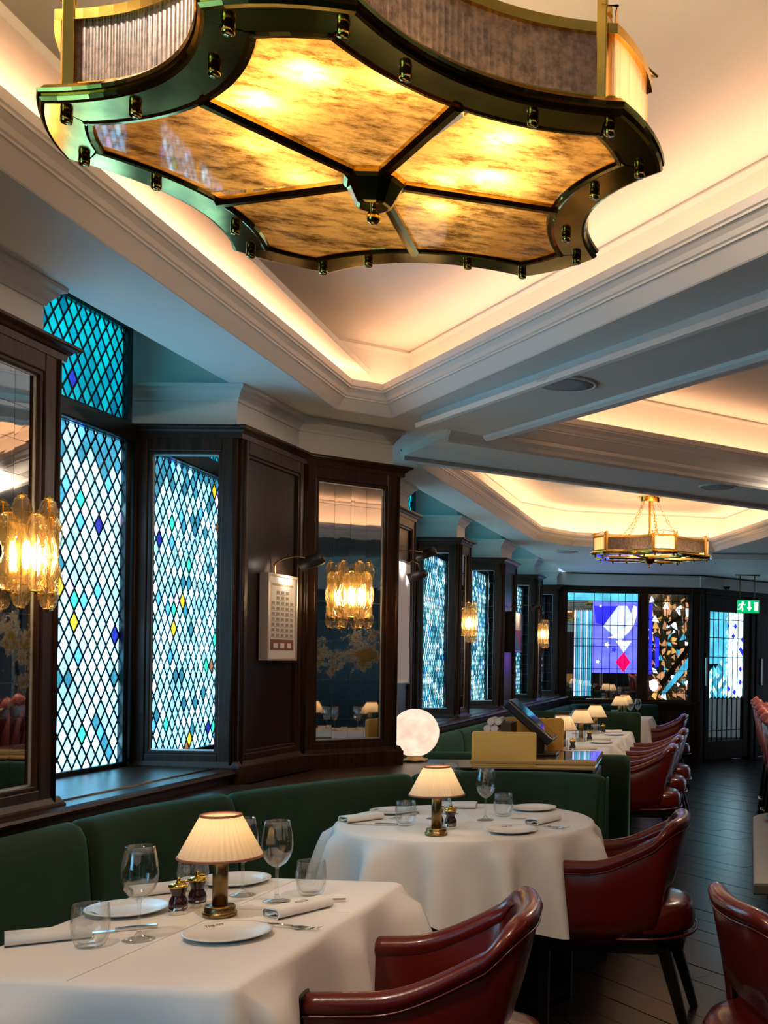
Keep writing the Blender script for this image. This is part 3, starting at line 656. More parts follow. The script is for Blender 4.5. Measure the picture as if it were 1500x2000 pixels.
# stained glass with moon and lozenges
win = struct('window_7'); a0, a1 = W1; z0, z1 = 0.85, 2.318; Wd = a1 - a0; Hd = z1 - z0
def wp(pts): return [(a0 + x * Wd, z1 - y * Hd) for x, y in pts]     # fractions from top corner nearest the windows
def glass_piece(nm, pts, m, b=0.0): MB().fpoly(fb, wp(pts), -0.03 + b, -0.022 + b).build(nm, m, win)
glass_piece('pane', [(0, 0), (1, 0), (1, 0.075), (0, 0.075)], S['cyan'])
glass_piece('pane', [(0, 0.075), (0.36, 0.075), (0.36, 1), (0, 1)], M['mirror_clean'])
for i in range(9): glass_piece('strip', [(0.10 + i * 0.028, 0.17), (0.12 + i * 0.028, 0.16), (0.122 + i * 0.028, 0.97), (0.104 + i * 0.028, 0.97)], [S['ice'], S['clear'][3], S['cyan']][i % 3], 0.004)
glass_piece('pane', [(0.36, 0.075), (1, 0.075), (1, 0.75), (0.36, 0.75)], S['peri'])
glass_piece('pane', [(0.36, 0.75), (1, 0.75), (1, 1), (0.36, 1)], M['mirror'])
glass_piece('corner_pane', [(0.38, 0.12), (0.72, 0.12), (0.52, 0.30), (0.40, 0.28)], S['cobalt'], 0.004)
glass_piece('lozenge', [(0.72, 0.115), (0.85, 0.115), (0.97, 0.26), (0.76, 0.46), (0.51, 0.31)], S['ice'], 0.005)
moon = [(0.93, 0.11), (0.985, 0.12), (0.99, 0.20), (0.95, 0.29), (0.87, 0.37), (0.74, 0.42), (0.58, 0.42), (0.70, 0.385), (0.82, 0.32), (0.90, 0.23)]
glass_piece('crescent', moon, S['milk'], 0.008)
glass_piece('lozenge', [(0.69, 0.445), (0.92, 0.445), (0.81, 0.555)], S['milk'], 0.006)
MB().fpoly(fb, wp([(0.805, 0.555), (0.905, 0.645), (0.805, 0.745), (0.695, 0.645)]), -0.03, -0.016).build('red_lozenge', S['red'], win)
for cx, cy, rr, mm in ((0.57, 0.485, 0.03, 'milk'), (0.67, 0.53, 0.032, 'cobalt'), (0.44, 0.645, 0.02, 'milk'), (0.47, 0.12, 0.014, 'milk')):
    star = [(cx + rr * (1 if k % 2 == 0 else 0.5) * math.cos(k * PI / 5) * 1.5, cy + rr * (1 if k % 2 == 0 else 0.5) * math.sin(k * PI / 5)) for k in range(10)]
    glass_piece('star', star, S[mm], 0.007)
ld = MB()
for x in (0.09, 0.38, 0.50, 0.61, 0.72, 0.82, 0.93): ld.fpoly(fb, wp([(x - 0.004, 0), (x + 0.004, 0), (x + 0.004, 1), (x - 0.004, 1)]), -0.02, -0.010)
for y in (0.075, 0.30, 0.43, 0.50, 0.71, 0.93): ld.fpoly(fb, wp([(0, y - 0.003), (1, y - 0.003), (1, y + 0.003), (0, y + 0.003)]), -0.02, -0.010)
ld.build('lead_lattice', M['lead'], win)
# mirror glass, its reflections put in as glowing coloured pieces
win = struct('window_8'); a0, a1 = W2; Wd = a1 - a0
glass_piece('pane', [(0, 0), (1, 0), (1, 1), (0, 1)], M['mirror_gold'])
cols = ['gold', 'brown', 'milk', 'clear3', 'brown', 'brown', 'gold', 'brown', 'brown']; cells_ = 0
for i in range(9):
    for j in range(16):
        if random.random() < 0.3: continue
        x, y = 0.04 + i * 0.104, 0.03 + j * 0.06; s1 = [random.uniform(-0.05, 0.05) for _ in range(8)]
        c = random.choice(cols); m = S['clear'][3] if c == 'clear3' else S[c]
        glass_piece('reflection_shard', [(x + s1[0], y + s1[1] * .5), (x + 0.07 + s1[2], y + s1[3] * .5), (x + 0.08 + s1[4], y + 0.045 + s1[5] * .5), (x + s1[6], y + 0.04 + s1[7] * .5)], m, 0.003 + 0.0005 * (i % 3))
glass_piece('strip', [(0.03, 0.1), (0.10, 0.08), (0.11, 0.75), (0.04, 0.76)], S['cobalt'], 0.008); glass_piece('strip', [(0.17, 0.40), (0.27, 0.42), (0.26, 0.68), (0.18, 0.7)], S['cobalt'], 0.008)
glass_piece('reflected_bar', [(0.96, 0.45), (1.0, 0.50), (0.36, 0.88), (0.28, 0.84)], M['oak'], 0.011); glass_piece('strip', [(0.99, 0.56), (1.0, 0.66), (0.38, 0.96), (0.33, 0.93)], S['clear'][3], 0.009)
glass_piece('reflected_bar', [(0.70, 0.20), (0.76, 0.22), (0.46, 0.30), (0.44, 0.27)], M['oak'], 0.011)
MB().fpoly(fb, wp([(0.16 + 0.1 * math.cos(k * PI / 10), 0.86 + 0.055 * math.sin(k * PI / 10)) for k in range(20)]), -0.03, -0.014).build('reflected_roundel', S['violet'], win)
ld = MB()
for x in (0.02, 0.30, 0.42, 0.55, 0.68, 0.84, 0.98): ld.fpoly(fb, wp([(x - 0.005, 0), (x + 0.005, 0), (x + 0.005, 1), (x - 0.005, 1)]), -0.015, -0.008)
for y in (0.07, 0.24, 0.5, 0.72, 0.93): ld.fpoly(fb, wp([(0, y - 0.003), (1, y - 0.003), (1, y + 0.003), (0, y + 0.003)]), -0.015, -0.008)
ld.build('lead_lattice', M['lead'], win)
# glazed door and its neighbour in the angled wall
def door(nm, c0, c1, g0, g1):
    d_ = struct(nm); fr_ = fd
    A0, A1, G0, G1 = c0, c1, g0, g1
    for a, b in ((A0, G0), (G1, A1)): MB().fbox(fr_, a, b, -0.04, 0.012, 0.02, 2.30).build('stile', M['oak'], d_, 0.006)
    MB().fbox(fr_, G0, G1, -0.04, 0.012, 0.02, 0.27).build('rail', M['oak'], d_, 0.006); MB().fbox(fr_, G0, G1, -0.04, 0.012, 2.10, 2.30).build('rail', M['oak'], d_, 0.006)
    for a, b in ((A0 - 0.07, A0), (A1, A1 + 0.07)): MB().fbox(fr_, a, b, -0.04, 0.04, 0.0, 2.34).build('jamb', M['oak'], d_, 0.008)
    MB().fbox(fr_, A0 + 0.035, A0 + 0.075, 0.012, 0.05, 1.05, 1.45).build('push_plate', M['steel'], d_, 0.006)
    return d_, fr_, G0, G1
d_, fr_, G0, G1 = door('door_1', 0.06, 1.12, 0.22, 0.98); Gw = G1 - G0
def dp(pts): return [(G0 + x * Gw, 2.10 - y * 1.83) for x, y in pts]
MB().fpoly(fr_, dp([(0, 0.67), (1, 0.67), (1, 1), (0, 1)]), -0.03, -0.02).build('lower_pane', M['mirror'], d_)
MB().fpoly(fr_, dp([(0, 0), (0.56, 0), (0.56, 0.40), (0, 0.40)]), -0.03, -0.02).build('upper_pane', S['cyan'], d_)
DW, DH = 0.085, 0.10
for i in range(19):  # window reflection in the door glass put in as glowing diamonds
    for j in range(26):
        if (i + j) % 2: continue
        cx, cy = i * 0.5 / 9.0, j * 0.5 * 0.052
        if cy > 0.67 or (cx < 0.54 and cy < 0.34 + (0.54 - cx) * 0.25): continue
        pl = clip_poly([(cx - 0.052, cy), (cx, cy - 0.0245), (cx + 0.052, cy), (cx, cy + 0.0245)], 0.0, 1.0, 0.0, 0.668)
        if len(pl) >= 3:
            m = random.choice([S['far'][0], S['far'][2], S['far'][2]]) if cx > 0.5 else random.choice([S['far'][0], S['cyan'], S['far'][1], S['far'][3]])
            if random.random() < 0.06: m = S['cobalt']
            MB().fpoly(fr_, dp(pl), -0.03, -0.020).build('pane', m, d_)
MB().fpoly(fr_, dp([(0, 0), (1, 0), (1, 0.67), (0, 0.67)]), -0.036, -0.031).build('lead_back', M['lead'], d_)
ld = MB()
for x in (0.14, 0.28, 0.42, 0.56, 0.70, 0.85): ld.fpoly(fr_, dp([(x - 0.006, 0), (x + 0.006, 0), (x + 0.006, 1), (x - 0.006, 1)]), -0.02, -0.012)
for y in (0.06, 0.2, 0.35, 0.67, 0.92): ld.fpoly(fr_, dp([(0, y - 0.003), (1, y - 0.003), (1, y + 0.003), (0, y + 0.003)]), -0.02, -0.012)
ld.build('lead_lattice', M['lead'], d_)
d_, fr_, G0, G1 = door('door_2', 1.30, 2.35, 1.46, 2.2); MB().fbox(fr_, G0, G1, -0.035, -0.02, 0.27, 2.10).build('panel', M['oak_panel'], d_)
# ================================================================== furniture
def lerp(a, b, t): return a + (b - a) * t
# banquettes -----------------------------------------------------------
BACK = [(-0.060, 0.10), (-0.062, 0.78), (-0.052, 0.83), (-0.028, 0.860), (0.004, 0.868), (0.034, 0.856), (0.054, 0.825), (0.064, 0.77), (0.074, 0.66), (0.082, 0.54), (0.086, 0.42), (0.086, 0.34)]
SEAT = [(0.07, 0.26), (0.07, 0.44), (0.11, 0.462), (0.22, 0.468), (0.30, 0.462), (0.335, 0.445), (0.35, 0.41), (0.345, 0.30), (0.33, 0.26)]
def cushion(parent, path, prof, s0, s1, name, zs=1.0, end=0.05, grow=1.0, ends=(1, 1)):
    P = [V2(p) for p in path]; cum = [0]
    for i in range(1, len(P)): cum.append(cum[-1] + (P[i] - P[i - 1]).length)
    nrm = []
    for i in range(len(P)):
        d = P[min(i + 1, len(P) - 1)] - P[max(i - 1, 0)]; nrm.append(rnorm(d))
    L_ = cum[-1]; s0, s1 = s0 * L_, s1 * L_
    n = max(8, int((s1 - s0) / 0.05)); vs_ = []
    ss = [s0 + end * x for x in (0, 0.03, 0.12, 0.3, 0.6)] + [lerp(s0 + end, s1 - end, i / n) for i in range(n + 1)] + [s1 - end * x for x in (0.6, 0.3, 0.12, 0.03, 0)]
    zc = sum(z for _, z in prof) / len(prof); k = len(prof)
    for s_ in ss:
        j = 0
        while j < len(cum) - 2 and cum[j + 1] < s_: j += 1
        t = (s_ - cum[j]) / max(1e-6, cum[j + 1] - cum[j]); p = P[j].lerp(P[j + 1], t); nn = nrm[j].lerp(nrm[j + 1], t).normalized()
        e0 = min(1.0, (s_ - s0) / end) if ends[0] else 1.0; e1 = min(1.0, (s1 - s_) / end) if ends[1] else 1.0
        e = min(math.sqrt(max(0, 1 - (1 - e0) ** 2)), math.sqrt(max(0, 1 - (1 - e1) ** 2)))
        for o_, z in prof:
            oo = o_ * lerp(0.72, 1.0, e); zz = z - (0.022 * (1 - e) if z > zc else 0)
            q = p + nn * oo; vs_.append((q.x, q.y, zz * zs))
    m = len(ss); F = [(j * k + i, (j + 1) * k + i, (j + 1) * k + i + 1, j * k + i + 1) for j in range(m - 1) for i in range(k - 1)]
    F += [(j * k + k - 1, (j + 1) * k + k - 1, (j + 1) * k, j * k) for j in range(m - 1)]
    mb = MB(); mb.add(vs_, F, 0, True); mb.add(vs_[:k], [list(range(k))]); mb.add(vs_[-k:], [list(range(k))[::-1]])
    return mb.build(name, M['velvet'], parent)
def banquette(label, pts, cuts, zs=1.0, seat=True, smooth=8, endroll=True):
    path = smooth_path(pts, smooth)
    root = thing('banquette', label, 'banquette', (pts[0][0], pts[0][1], 0))
    for a, b in zip(cuts[:-1], cuts[1:]): cushion(root, path, BACK, a + 0.001, b - 0.001, 'back_panel', zs)
    if seat:
        for a, b in zip(cuts[:-1], cuts[1:]): cushion(root, path, SEAT, a + 0.001, b - 0.001, 'seat_cushion', 1.0, 0.03)
        MB().sweep([tuple(p) for p in path], [(-0.05, 0.0), (-0.05, 0.28), (0.30, 0.28), (0.30, 0.0)]).build('base', M['ebony'], root)
    settle(root); return root, path
bpts = [(XL(1.0) + 0.11, 1.0), (XL(2.4) + 0.11, 2.4), (XL(3.3) + 0.115, 3.3), (-1.80, 3.75), (-1.655, 4.12), (-1.47, 4.50), (-1.22, 4.85), (-0.98, 5.02), (-0.717, 5.09), (-0.47, 5.07), (-0.25, 4.98)]
bq, bpath = banquette('green velvet banquette curving from the front table round behind the round table', bpts, [0.0, 0.24, 0.475, 0.625, 0.815, 1.0])
# piping and a rolled end
e_ = bpath[-1]; MB().tube([(e_.x + 0.01, e_.y - 0.06, 0.10), (e_.x + 0.015, e_.y - 0.065, 0.78), (e_.x + 0.015, e_.y - 0.03, 0.85), (e_.x + 0.012, e_.y + 0.03, 0.85), (e_.x + 0.01, e_.y + 0.06, 0.78), (e_.x + 0.01, e_.y + 0.06, 0.1)], 0.006, 8).build('piping', M['velvet'], bq)
settle(bq)
led = [(XL(3.4) + 0.02, 3.4), (-1.86, 3.7)] + [tuple(p) for p in offset_path(bpath, -0.055)[30:66:4]] + [(-0.95, 5.14), (-0.95, 5.34), (-1.28, 5.63), (-1.69, 5.27), (-1.775, 4.65), (-1.88, 4.62)]
tag(MB().prism(led, 0.80, 0.838).build('ledge_board', M['oak'], None, 0.006), 'dark oak ledge filling the gap between curved banquette and large pillar', 'ledge')
d1pts = [(-1.52, 6.42), (-1.0, 6.40), (-0.6, 6.39), (-0.17, 6.38)]
banquette('green velvet seat back with rolled top behind the host desk', [p for p in d1pts[::-1]], [0.0, 0.34, 0.67, 1.0], 0.965, seat=False)
banquette('green velvet banquette along the windows of the far row of tables', [(XL(6.6) + 0.10, 6.6), (XL(8) + 0.10, 8.0), (XL(9.4) + 0.10, 9.4), (XL(10.9) + 0.10, 10.9)], [0.0, 0.2, 0.4, 0.6, 0.8, 1.0], 0.97)
banquette('green velvet divider at the far end of the row of three tables', [(-0.19, 10.98), (-0.75, 10.99), (-1.38, 11.0)], [0, 0.5, 1.0], 1.0, seat=False)
banquette('curved green velvet banquette in the far corner below the stained glass', [(XL(11.3) + 0.12, 11.3), (XL(12.6) + 0.12, 12.6), (XL(13.8) + 0.14, 13.8), (-1.08, 14.33), (-0.6, 14.46), (-0.02, 14.5)], [0, 0.35, 0.62, 0.8, 1.0], 0.93)

# tables and cloths ------------------------------------------------------
def table_legs(label, x, y, z, rz, w, d, rnd=False, cat='table'):
    t = thing('dining_table', label, cat, (x, y, 0), rz)
    if rnd: MB().lathe([(w - 0.03, z - 0.03), (w - 0.012, z - 0.028), (w - 0.008, z - 0.012), (w - 0.012, z - 0.005)], 48).build('table_top', M['oak'], t)
    else: MB().box((0, 0, z - 0.018), (w - 0.012, d - 0.012, 0.026)).build('table_top', M['oak'], t, 0.006)
    MB().lathe([(0.045, 0.04), (0.035, 0.12), (0.032, 0.5), (0.05, z - 0.045), (0.12, z - 0.032)], 20).build('column', M['ebony'], t)
    MB().lathe([(0.24 if min(w, d) > 0.5 else 0.2, 0.0), (0.24 if min(w, d) > 0.5 else 0.2, 0.015), (0.06, 0.045)], 32).build('foot', M['ebony'], t)
    return t
def perimeter(w, d, r, n):
    """rounded rectangle as n plan points with outward normals"""
    out = []; hw, hd = w / 2 - r, d / 2 - r
    segs = [((hw, -hd), (hw, hd), (1, 0)), None, ((hw, hd), (-hw, hd), (0, 1)), None, ((-hw, hd), (-hw, -hd), (-1, 0)), None, ((-hw, -hd), (hw, -hd), (0, -1)), None]
    cs = [(hw, hd, 0), (-hw, hd, PI / 2), (-hw, -hd, PI), (hw, -hd, 1.5 * PI)]; ci = 0
    for sgm in segs:
        if sgm:
            (x0, y0), (x1, y1), nn = sgm; L_ = math.hypot(x1 - x0, y1 - y0); m = max(4, int(L_ * n))
            for i in range(m): t = i / m; out.append((lerp(x0, x1, t) + nn[0] * r, lerp(y0, y1, t) + nn[1] * r, nn[0], nn[1], 0))
        else:
            cx, cy, a0 = cs[ci]; ci += 1
            for i in range(10): a = a0 + PI / 2 * i / 10; out.append((cx + r * math.cos(a), cy + r * math.sin(a), math.cos(a), math.sin(a), math.sin(PI * (i + 0.5) / 10)))
    return out
def cloth(label, x, y, z, rz, per, drop, folds, seed, lift=None, cz=None, corner=0.10, creases=()):
    rnd = random.Random(seed); ph = [rnd.uniform(0, 6.28) for _ in range(6)]; n = len(per); P = []
    rings = [(-0.030, 0.0), (-0.018, 0.0), (-0.006, -0.001), (0.003, -0.006), (0.008, -0.018)] + [(None, -drop * t) for t in (0.12, 0.22, 0.33, 0.45, 0.58, 0.72, 0.86, 1.0)]
    for o_, dz in rings:
        for i, (px, py, nx, ny, c) in enumerate(per):
            if o_ is not None: P.append((px + nx * o_, py + ny * o_, dz)); continue
            t = -dz / drop; a = 2 * PI * i / n
            f = 0.5 + 0.5 * math.sin(folds * a + ph[0] + 0.8 * math.sin(3 * a + ph[1])); f = f ** 1.5
            g = 0.62 + 0.38 * math.sin(folds * 0.5 * a + ph[2])
            out = 0.010 + 0.012 * t + (0.13 * f * g + 0.035 * f) * t ** 0.55 * (1 if c == 0 or folds > 9 else 0.4) + corner * c * t
            hz = dz
            if lift: hz = dz * (1 + lift(a) * t)
            P.append((px + nx * out, py + ny * out, hz))
    m = len(rings); F = [(j * n + i, j * n + (i + 1) % n, (j + 1) * n + (i + 1) % n, (j + 1) * n + i) for j in range(m - 1) for i in range(n)]
    mb = MB(); mb.add(P, F, 0, True); P0 = P[:n]; mb.add(P0, [list(range(n))], 0)
    o = mb.build('tablecloth', M['cloth'], None); o.location = (x, y, z); o.rotation_euler = (0, 0, rz)
    for cx0, cy0, cx1, cy1 in creases:
        MB().tube([(lerp(cx0, cx1, k / 10), lerp(cy0, cy1, k / 10), 0.0003) for k in range(11)], 0.0016, 6).build('crease', M['cloth'], o)
    return tag(o, label, 'tablecloth')
TZ = 0.75
table_legs('dark pedestal table under the front white cloth', -1.10, 2.62, TZ - 0.002, -0.085, 0.62, 1.0)
cloth('white cloth with pressed creases on the front rectangular table', -1.10, 2.62, TZ, -0.085, perimeter(0.655, 1.03, 0.035, 90), 0.40, 7, 3, corner=0.05, creases=((-0.02, -0.5, 0.015, 0.5), (-0.31, 0.12, 0.31, 0.13)))
table_legs('round pedestal table behind the front table', -0.765, 4.30, TZ - 0.002, 0, 0.50, 0.5, True)
per = [(0.505 * math.cos(2 * PI * i / 240), 0.505 * math.sin(2 * PI * i / 240), math.cos(2 * PI * i / 240), math.sin(2 * PI * i / 240), 0) for i in range(240)]
cloth('white cloth falling in deep folds over the round table', -0.765, 4.30, TZ, 0.35, per, 0.36, 14, 5, lift=lambda a: 0.16 * math.sin(2 * a + 2.2) - 0.30 * math.exp(-((a - 4.15) / 0.16) ** 2), creases=((0.02, -0.49, 0.04, 0.49),))
ROW = [(-0.70, 7.62, 'nearest'), (-0.64, 8.52, 'middle'), (-0.58, 9.42, 'farthest')]
for x, y, wd in ROW:
    table_legs('dark pedestal table under the %s cloth of the far row' % wd, x, y, TZ - 0.002, -0.06, 0.6, 0.74)
    cloth('white cloth on the %s table of the far row' % wd, x, y, TZ, -0.06, perimeter(0.62, 0.78, 0.03, 60), 0.42, 6, int(y * 10), corner=0.10)
table_legs('dark pedestal table in the corner booth below stained glass', -0.42, 12.1, TZ - 0.002, 0, 0.6, 0.7)
cloth('white cloth in the corner booth beyond the green divider', -0.42, 12.1, TZ, -0.06, perimeter(0.64, 0.8, 0.03, 50), 0.42, 6, 77, corner=0.10)

# tableware --------------------------------------------------------------
def table_lamp(x, y, label, z=TZ, watts=0.11):
    t = thing('table_lamp', label, 'lamp', (x, y, z), 0, 'pleated table lamps')
    part(t, 'base', 'tl_base', lambda m: m.lathe([(0.036, 0.0), (0.040, 0.002), (0.041, 0.010), (0.038, 0.012), (0.036, 0.013), (0.037, 0.022), (0.035, 0.026), (0.02, 0.027)], 36), M['lampbrass'])
    part(t, 'column', 'tl_col', lambda m: m.lathe([(0.0185, 0.024), (0.0185, 0.150), (0.012, 0.155), (0.006, 0.20)], 24), M['lampbrass'])
    n = 64
    def sh(m):
        prof = [(0.099, 0.148), (0.090, 0.166), (0.079, 0.188), (0.068, 0.210), (0.057, 0.232), (0.047, 0.250)]
        m.open_lathe(prof, 200, rib=0.022, nrib=40)
    part(t, 'lamp_shade', 'tl_shade', sh, M['shade'])
    part(t, 'lower_braid', 'tl_b1', lambda m: m.tube([(0.0995 * math.cos(2 * PI * i / 48), 0.0995 * math.sin(2 * PI * i / 48), 0.149) for i in range(48)], 0.0032, 6, True), M['pinktrim'])
    part(t, 'upper_braid', 'tl_b2', lambda m: m.tube([(0.0475 * math.cos(2 * PI * i / 36), 0.0475 * math.sin(2 * PI * i / 36), 0.250) for i in range(36)], 0.0032, 6, True), M['pinktrim'])
    part(t, 'bulb', 'tl_bulb', lambda m: m.sphere((0, 0, 0.195), 0.012, 12, 8), M['bulb_warm'])
    point_light('lamp_light', t, (0, 0, 0.20), watts, BULB_COL, 0.02); return t
def wine_glass(x, y, label, z=TZ, s=1.0):
    t = thing('wine_glass', label, 'glass', (x, y, z), 0, 'wine glasses', s)
    part(t, 'foot', 'wg_foot', lambda m: m.lathe([(0.034, 0.0), (0.0345, 0.0015), (0.024, 0.004), (0.010, 0.009), (0.005, 0.018)], 36), M['glass'])
    part(t, 'stem', 'wg_stem', lambda m: m.lathe([(0.005, 0.018), (0.0036, 0.04), (0.0036, 0.078), (0.006, 0.092)], 16), M['glass'])
    part(t, 'bowl', 'wg_bowl', lambda m: m.open_lathe([(0.001, 0.088), (0.010, 0.0905), (0.022, 0.099), (0.032, 0.113), (0.038, 0.131), (0.0395, 0.146), (0.038, 0.165), (0.034, 0.190), (0.0308, 0.208), (0.0302, 0.2085), (0.033, 0.190), (0.037, 0.165), (0.0385, 0.146), (0.0365, 0.131), (0.030, 0.114), (0.020, 0.101), (0.008, 0.0935), (0.0005, 0.093)], 40), M['glass'])
    return t
def tumbler(x, y, label, z=TZ):
    t = thing('tumbler', label, 'glass', (x, y, z), random.uniform(0, 6), 'ribbed tumblers')
    part(t, 'outer_wall', 'tb_o', lambda m: m.open_lathe([(0.0005, 0.001), (0.026, 0.001), (0.031, 0.006), (0.0375, 0.026), (0.0395, 0.046), (0.039, 0.066), (0.0365, 0.092), (0.036, 0.094)], 80, rib=0.02, nrib=20, twist=14), M['glass'])
    part(t, 'inner_wall', 'tb_i', lambda m: m.open_lathe([(0.0005, 0.010), (0.024, 0.010), (0.030, 0.016), (0.036, 0.032), (0.0375, 0.050), (0.0370, 0.068), (0.0348, 0.0925), (0.036, 0.094)], 60), M['glass'])
    return t
def text_mesh(body, size):
    c = bpy.data.curves.new('lettering', 'FONT'); c.body = body; c.size = size; c.extrude = 0.0002; c.align_x = 'CENTER'
    o = bpy.data.objects.new('tmp', c); COL.objects.link(o); bpy.context.view_layer.update()
    me = bpy.data.meshes.new_from_object(o.evaluated_get(bpy.context.evaluated_depsgraph_get())); bpy.data.objects.remove(o); return me
LETTER = text_mesh('THE IVY', 0.0125); LETTER.materials.clear(); LETTER.materials.append(M['ink'])
def plate(x, y, label, z=TZ, r=0.098, rz=0.0, mat='china', text=True):
    t = thing('side_plate', label, 'plate', (x, y, z), rz, 'side plates')
    k = r / 0.098
    part(t, 'dish', 'pl%.3f%s' % (r, mat), lambda m: m.lathe([(0.05 * k, 0.0), (0.056 * k, 0.0015), (0.075 * k, 0.005), (0.094 * k, 0.0115), (0.098 * k, 0.0135), (0.0975 * k, 0.0148), (0.092 * k, 0.0138), (0.070 * k, 0.0085), (0.062 * k, 0.0062), (1e-6, 0.0055)], 64), M[mat])
    if text:
        o = link('lettering', LETTER, t); o.location = (0, 0.073 * k, 0.0102); o.rotation_euler = (0.24, 0, 0)
    return t
def mill(x, y, label, z=TZ):
    t = thing('pepper_mill', label, 'mill', (x, y, z), 0.4, 'pepper and salt mills')
    part(t, 'cup', 'ml_c', lambda m: m.lathe([(0.0215, 0.0), (0.0225, 0.001), (0.0225, 0.019), (0.021, 0.020)], 28), M['steel'])
    part(t, 'body', 'ml_b', lambda m: m.lathe([(0.0225, 0.019), (0.0230, 0.026), (0.0205, 0.036), (0.0160, 0.044), (0.0160, 0.050), (0.0195, 0.058), (0.0215, 0.066), (0.0215, 0.068)], 28), M['mill'])
    part(t, 'crown', 'ml_t', lambda m: m.lathe([(0.0232, 0.067), (0.0240, 0.069), (0.0236, 0.072), (0.017, 0.076), (0.006, 0.078), (0.004, 0.083), (0.0055, 0.087), (0.0035, 0.091), (1e-6, 0.092)], 28), M['brass'])
    part(t, 'crank', 'ml_k', lambda m: m.tube([(0, 0, 0.081), (0.013, 0, 0.0815), (0.024, 0, 0.079)], 0.0022, 6), M['brass']); return t
def napkin(x, y, label, rz, z=TZ, L_=0.17, mark=False):
    t = thing('napkin', label, 'napkin', (x, y, z), rz, 'folded napkins')
    def roll(m, w, h, z0, L0, L1):
        c = []
        for i in range(9): a = -PI / 2 + PI * i / 8; c.append((w / 2 - h / 2 + h / 2 * math.cos(a), z0 + h / 2 + h / 2 * math.sin(a)))
        for i in range(9): a = PI / 2 + PI * i / 8; c.append((-w / 2 + h / 2 + h / 2 * math.cos(a), z0 + h / 2 + h / 2 * math.sin(a) * (0.8 if i > 4 else 1)))
        n = len(c); P = [(L0, y_, z_) for y_, z_ in c] + [((L0 + L1) / 2, y_, z_ * 0.94) for y_, z_ in c] + [(L1, y_ * 0.96, z_) for y_, z_ in c]
        m.add(P, [(j * n + i, j * n + (i + 1) % n, (j + 1) * n + (i + 1) % n, (j + 1) * n + i) for j in range(2) for i in range(n)], 0, True)
    def tube_walls(m):
        roll(m, 0.066, 0.027, 0.0005, -L_ / 2, L_ / 2); roll(m, 0.058, 0.020, 0.0035, -L_ / 2 + 0.002, L_ / 2 - 0.002)
        for xx in (-L_ / 2, L_ / 2):
            c0 = []; 
            for w_, h_, zz in ((0.066, 0.027, 0.0005), (0.058, 0.020, 0.0035)):
                for i in range(9): a = -PI / 2 + PI * i / 8; c0.append((xx, w_ / 2 - h_ / 2 + h_ / 2 * math.cos(a), zz + h_ / 2 + h_ / 2 * math.sin(a)))
                for i in range(9): a = PI / 2 + PI * i / 8; c0.append((xx, -w_ / 2 + h_ / 2 + h_ / 2 * math.cos(a), zz + h_ / 2 + h_ / 2 * math.sin(a)))
            n = 18; m.add(c0, [(i, (i + 1) % n, n + (i + 1) % n, n + i) for i in range(n)])
    part(t, 'outer_fold', 'nk_o%.2f' % L_, tube_walls, M['napkin'])
    def inner(m):
        pts = []
        for i in range(15): u = i / 14; pts.append((-0.022 + 0.044 * u, 0.006 + 0.009 * (0.5 + 0.5 * math.sin(u * 2 * PI))))
        P = [(-L_ / 2 + 0.003, a, b) for a, b in pts] + [(L_ / 2 - 0.003, a, b) for a, b in pts] + [(-L_ / 2 + 0.003, a, b + 0.003) for a, b in pts] + [(L_ / 2 - 0.003, a, b + 0.003) for a, b in pts]
        n = 15; m.add(P, [(i, i + 1, n + i + 1, n + i) for i in range(14)] + [(2 * n + i, 2 * n + i + 1, 3 * n + i + 1, 3 * n + i) for i in range(14)] + [(i, i + 1, 2 * n + i + 1, 2 * n + i) for i in range(14)] + [(n + i, n + i + 1, 3 * n + i + 1, 3 * n + i) for i in range(14)], 0, True)
    part(t, 'inner_fold', 'nk_i%.2f' % L_, inner, M['napkin'])
    if mark:
        def mk(m):
            for a in ((-0.016, 0, 0.0012, 0.012), (0.016, 0, 0.0012, 0.012), (0, 0.0055, 0.032, 0.0012), (0, -0.0055, 0.032, 0.0012)): m.box((a[0] + 0.01, a[1], 0.0272), (a[2], a[3], 0.0006))
        part(t, 'stitched_mark', 'nk_m', mk, M['ink'])
    return t
def knife(x, y, label, rz, z=TZ):
    t = thing('table_knife', label, 'knife', (x, y, z), rz, 'cutlery')
    part(t, 'blade', 'kn_b', lambda m: m.prism([(-0.10, -0.002), (-0.085, -0.008), (0.01, -0.009), (0.01, 0.006), (-0.09, 0.006)], 0.001, 0.003), M['steel'])
    part(t, 'handle', 'kn_h', lambda m: m.box((0.055, -0.0005, 0.0045), (0.09, 0.015, 0.008)), M['steel'], 0.002); return t
def fork(x, y, label, rz, z=TZ):
    t = thing('table_fork', label, 'fork', (x, y, z), rz, 'cutlery')
    part(t, 'handle', 'fk_h', lambda m: m.tube([(0.10, 0, 0.003), (0.07, 0, 0.004), (0.02, 0, 0.008), (-0.02, 0, 0.006)], [0.006, 0.005, 0.003, 0.004], 8), M['steel'])
    def tines(m):
        m.prism([(-0.02, -0.004), (-0.02, 0.004), (-0.035, 0.011), (-0.05, 0.011), (-0.05, -0.011), (-0.035, -0.011)], 0.004, 0.006)
        for k in range(4): m.tube([(-0.048, -0.0096 + k * 0.0064, 0.005), (-0.075, -0.0096 + k * 0.0064, 0.004), (-0.095, -0.0092 + k * 0.0061, 0.009)], [0.0016, 0.0015, 0.0007], 6)
    part(t, 'tines', 'fk_t', tines, M['steel']); return t
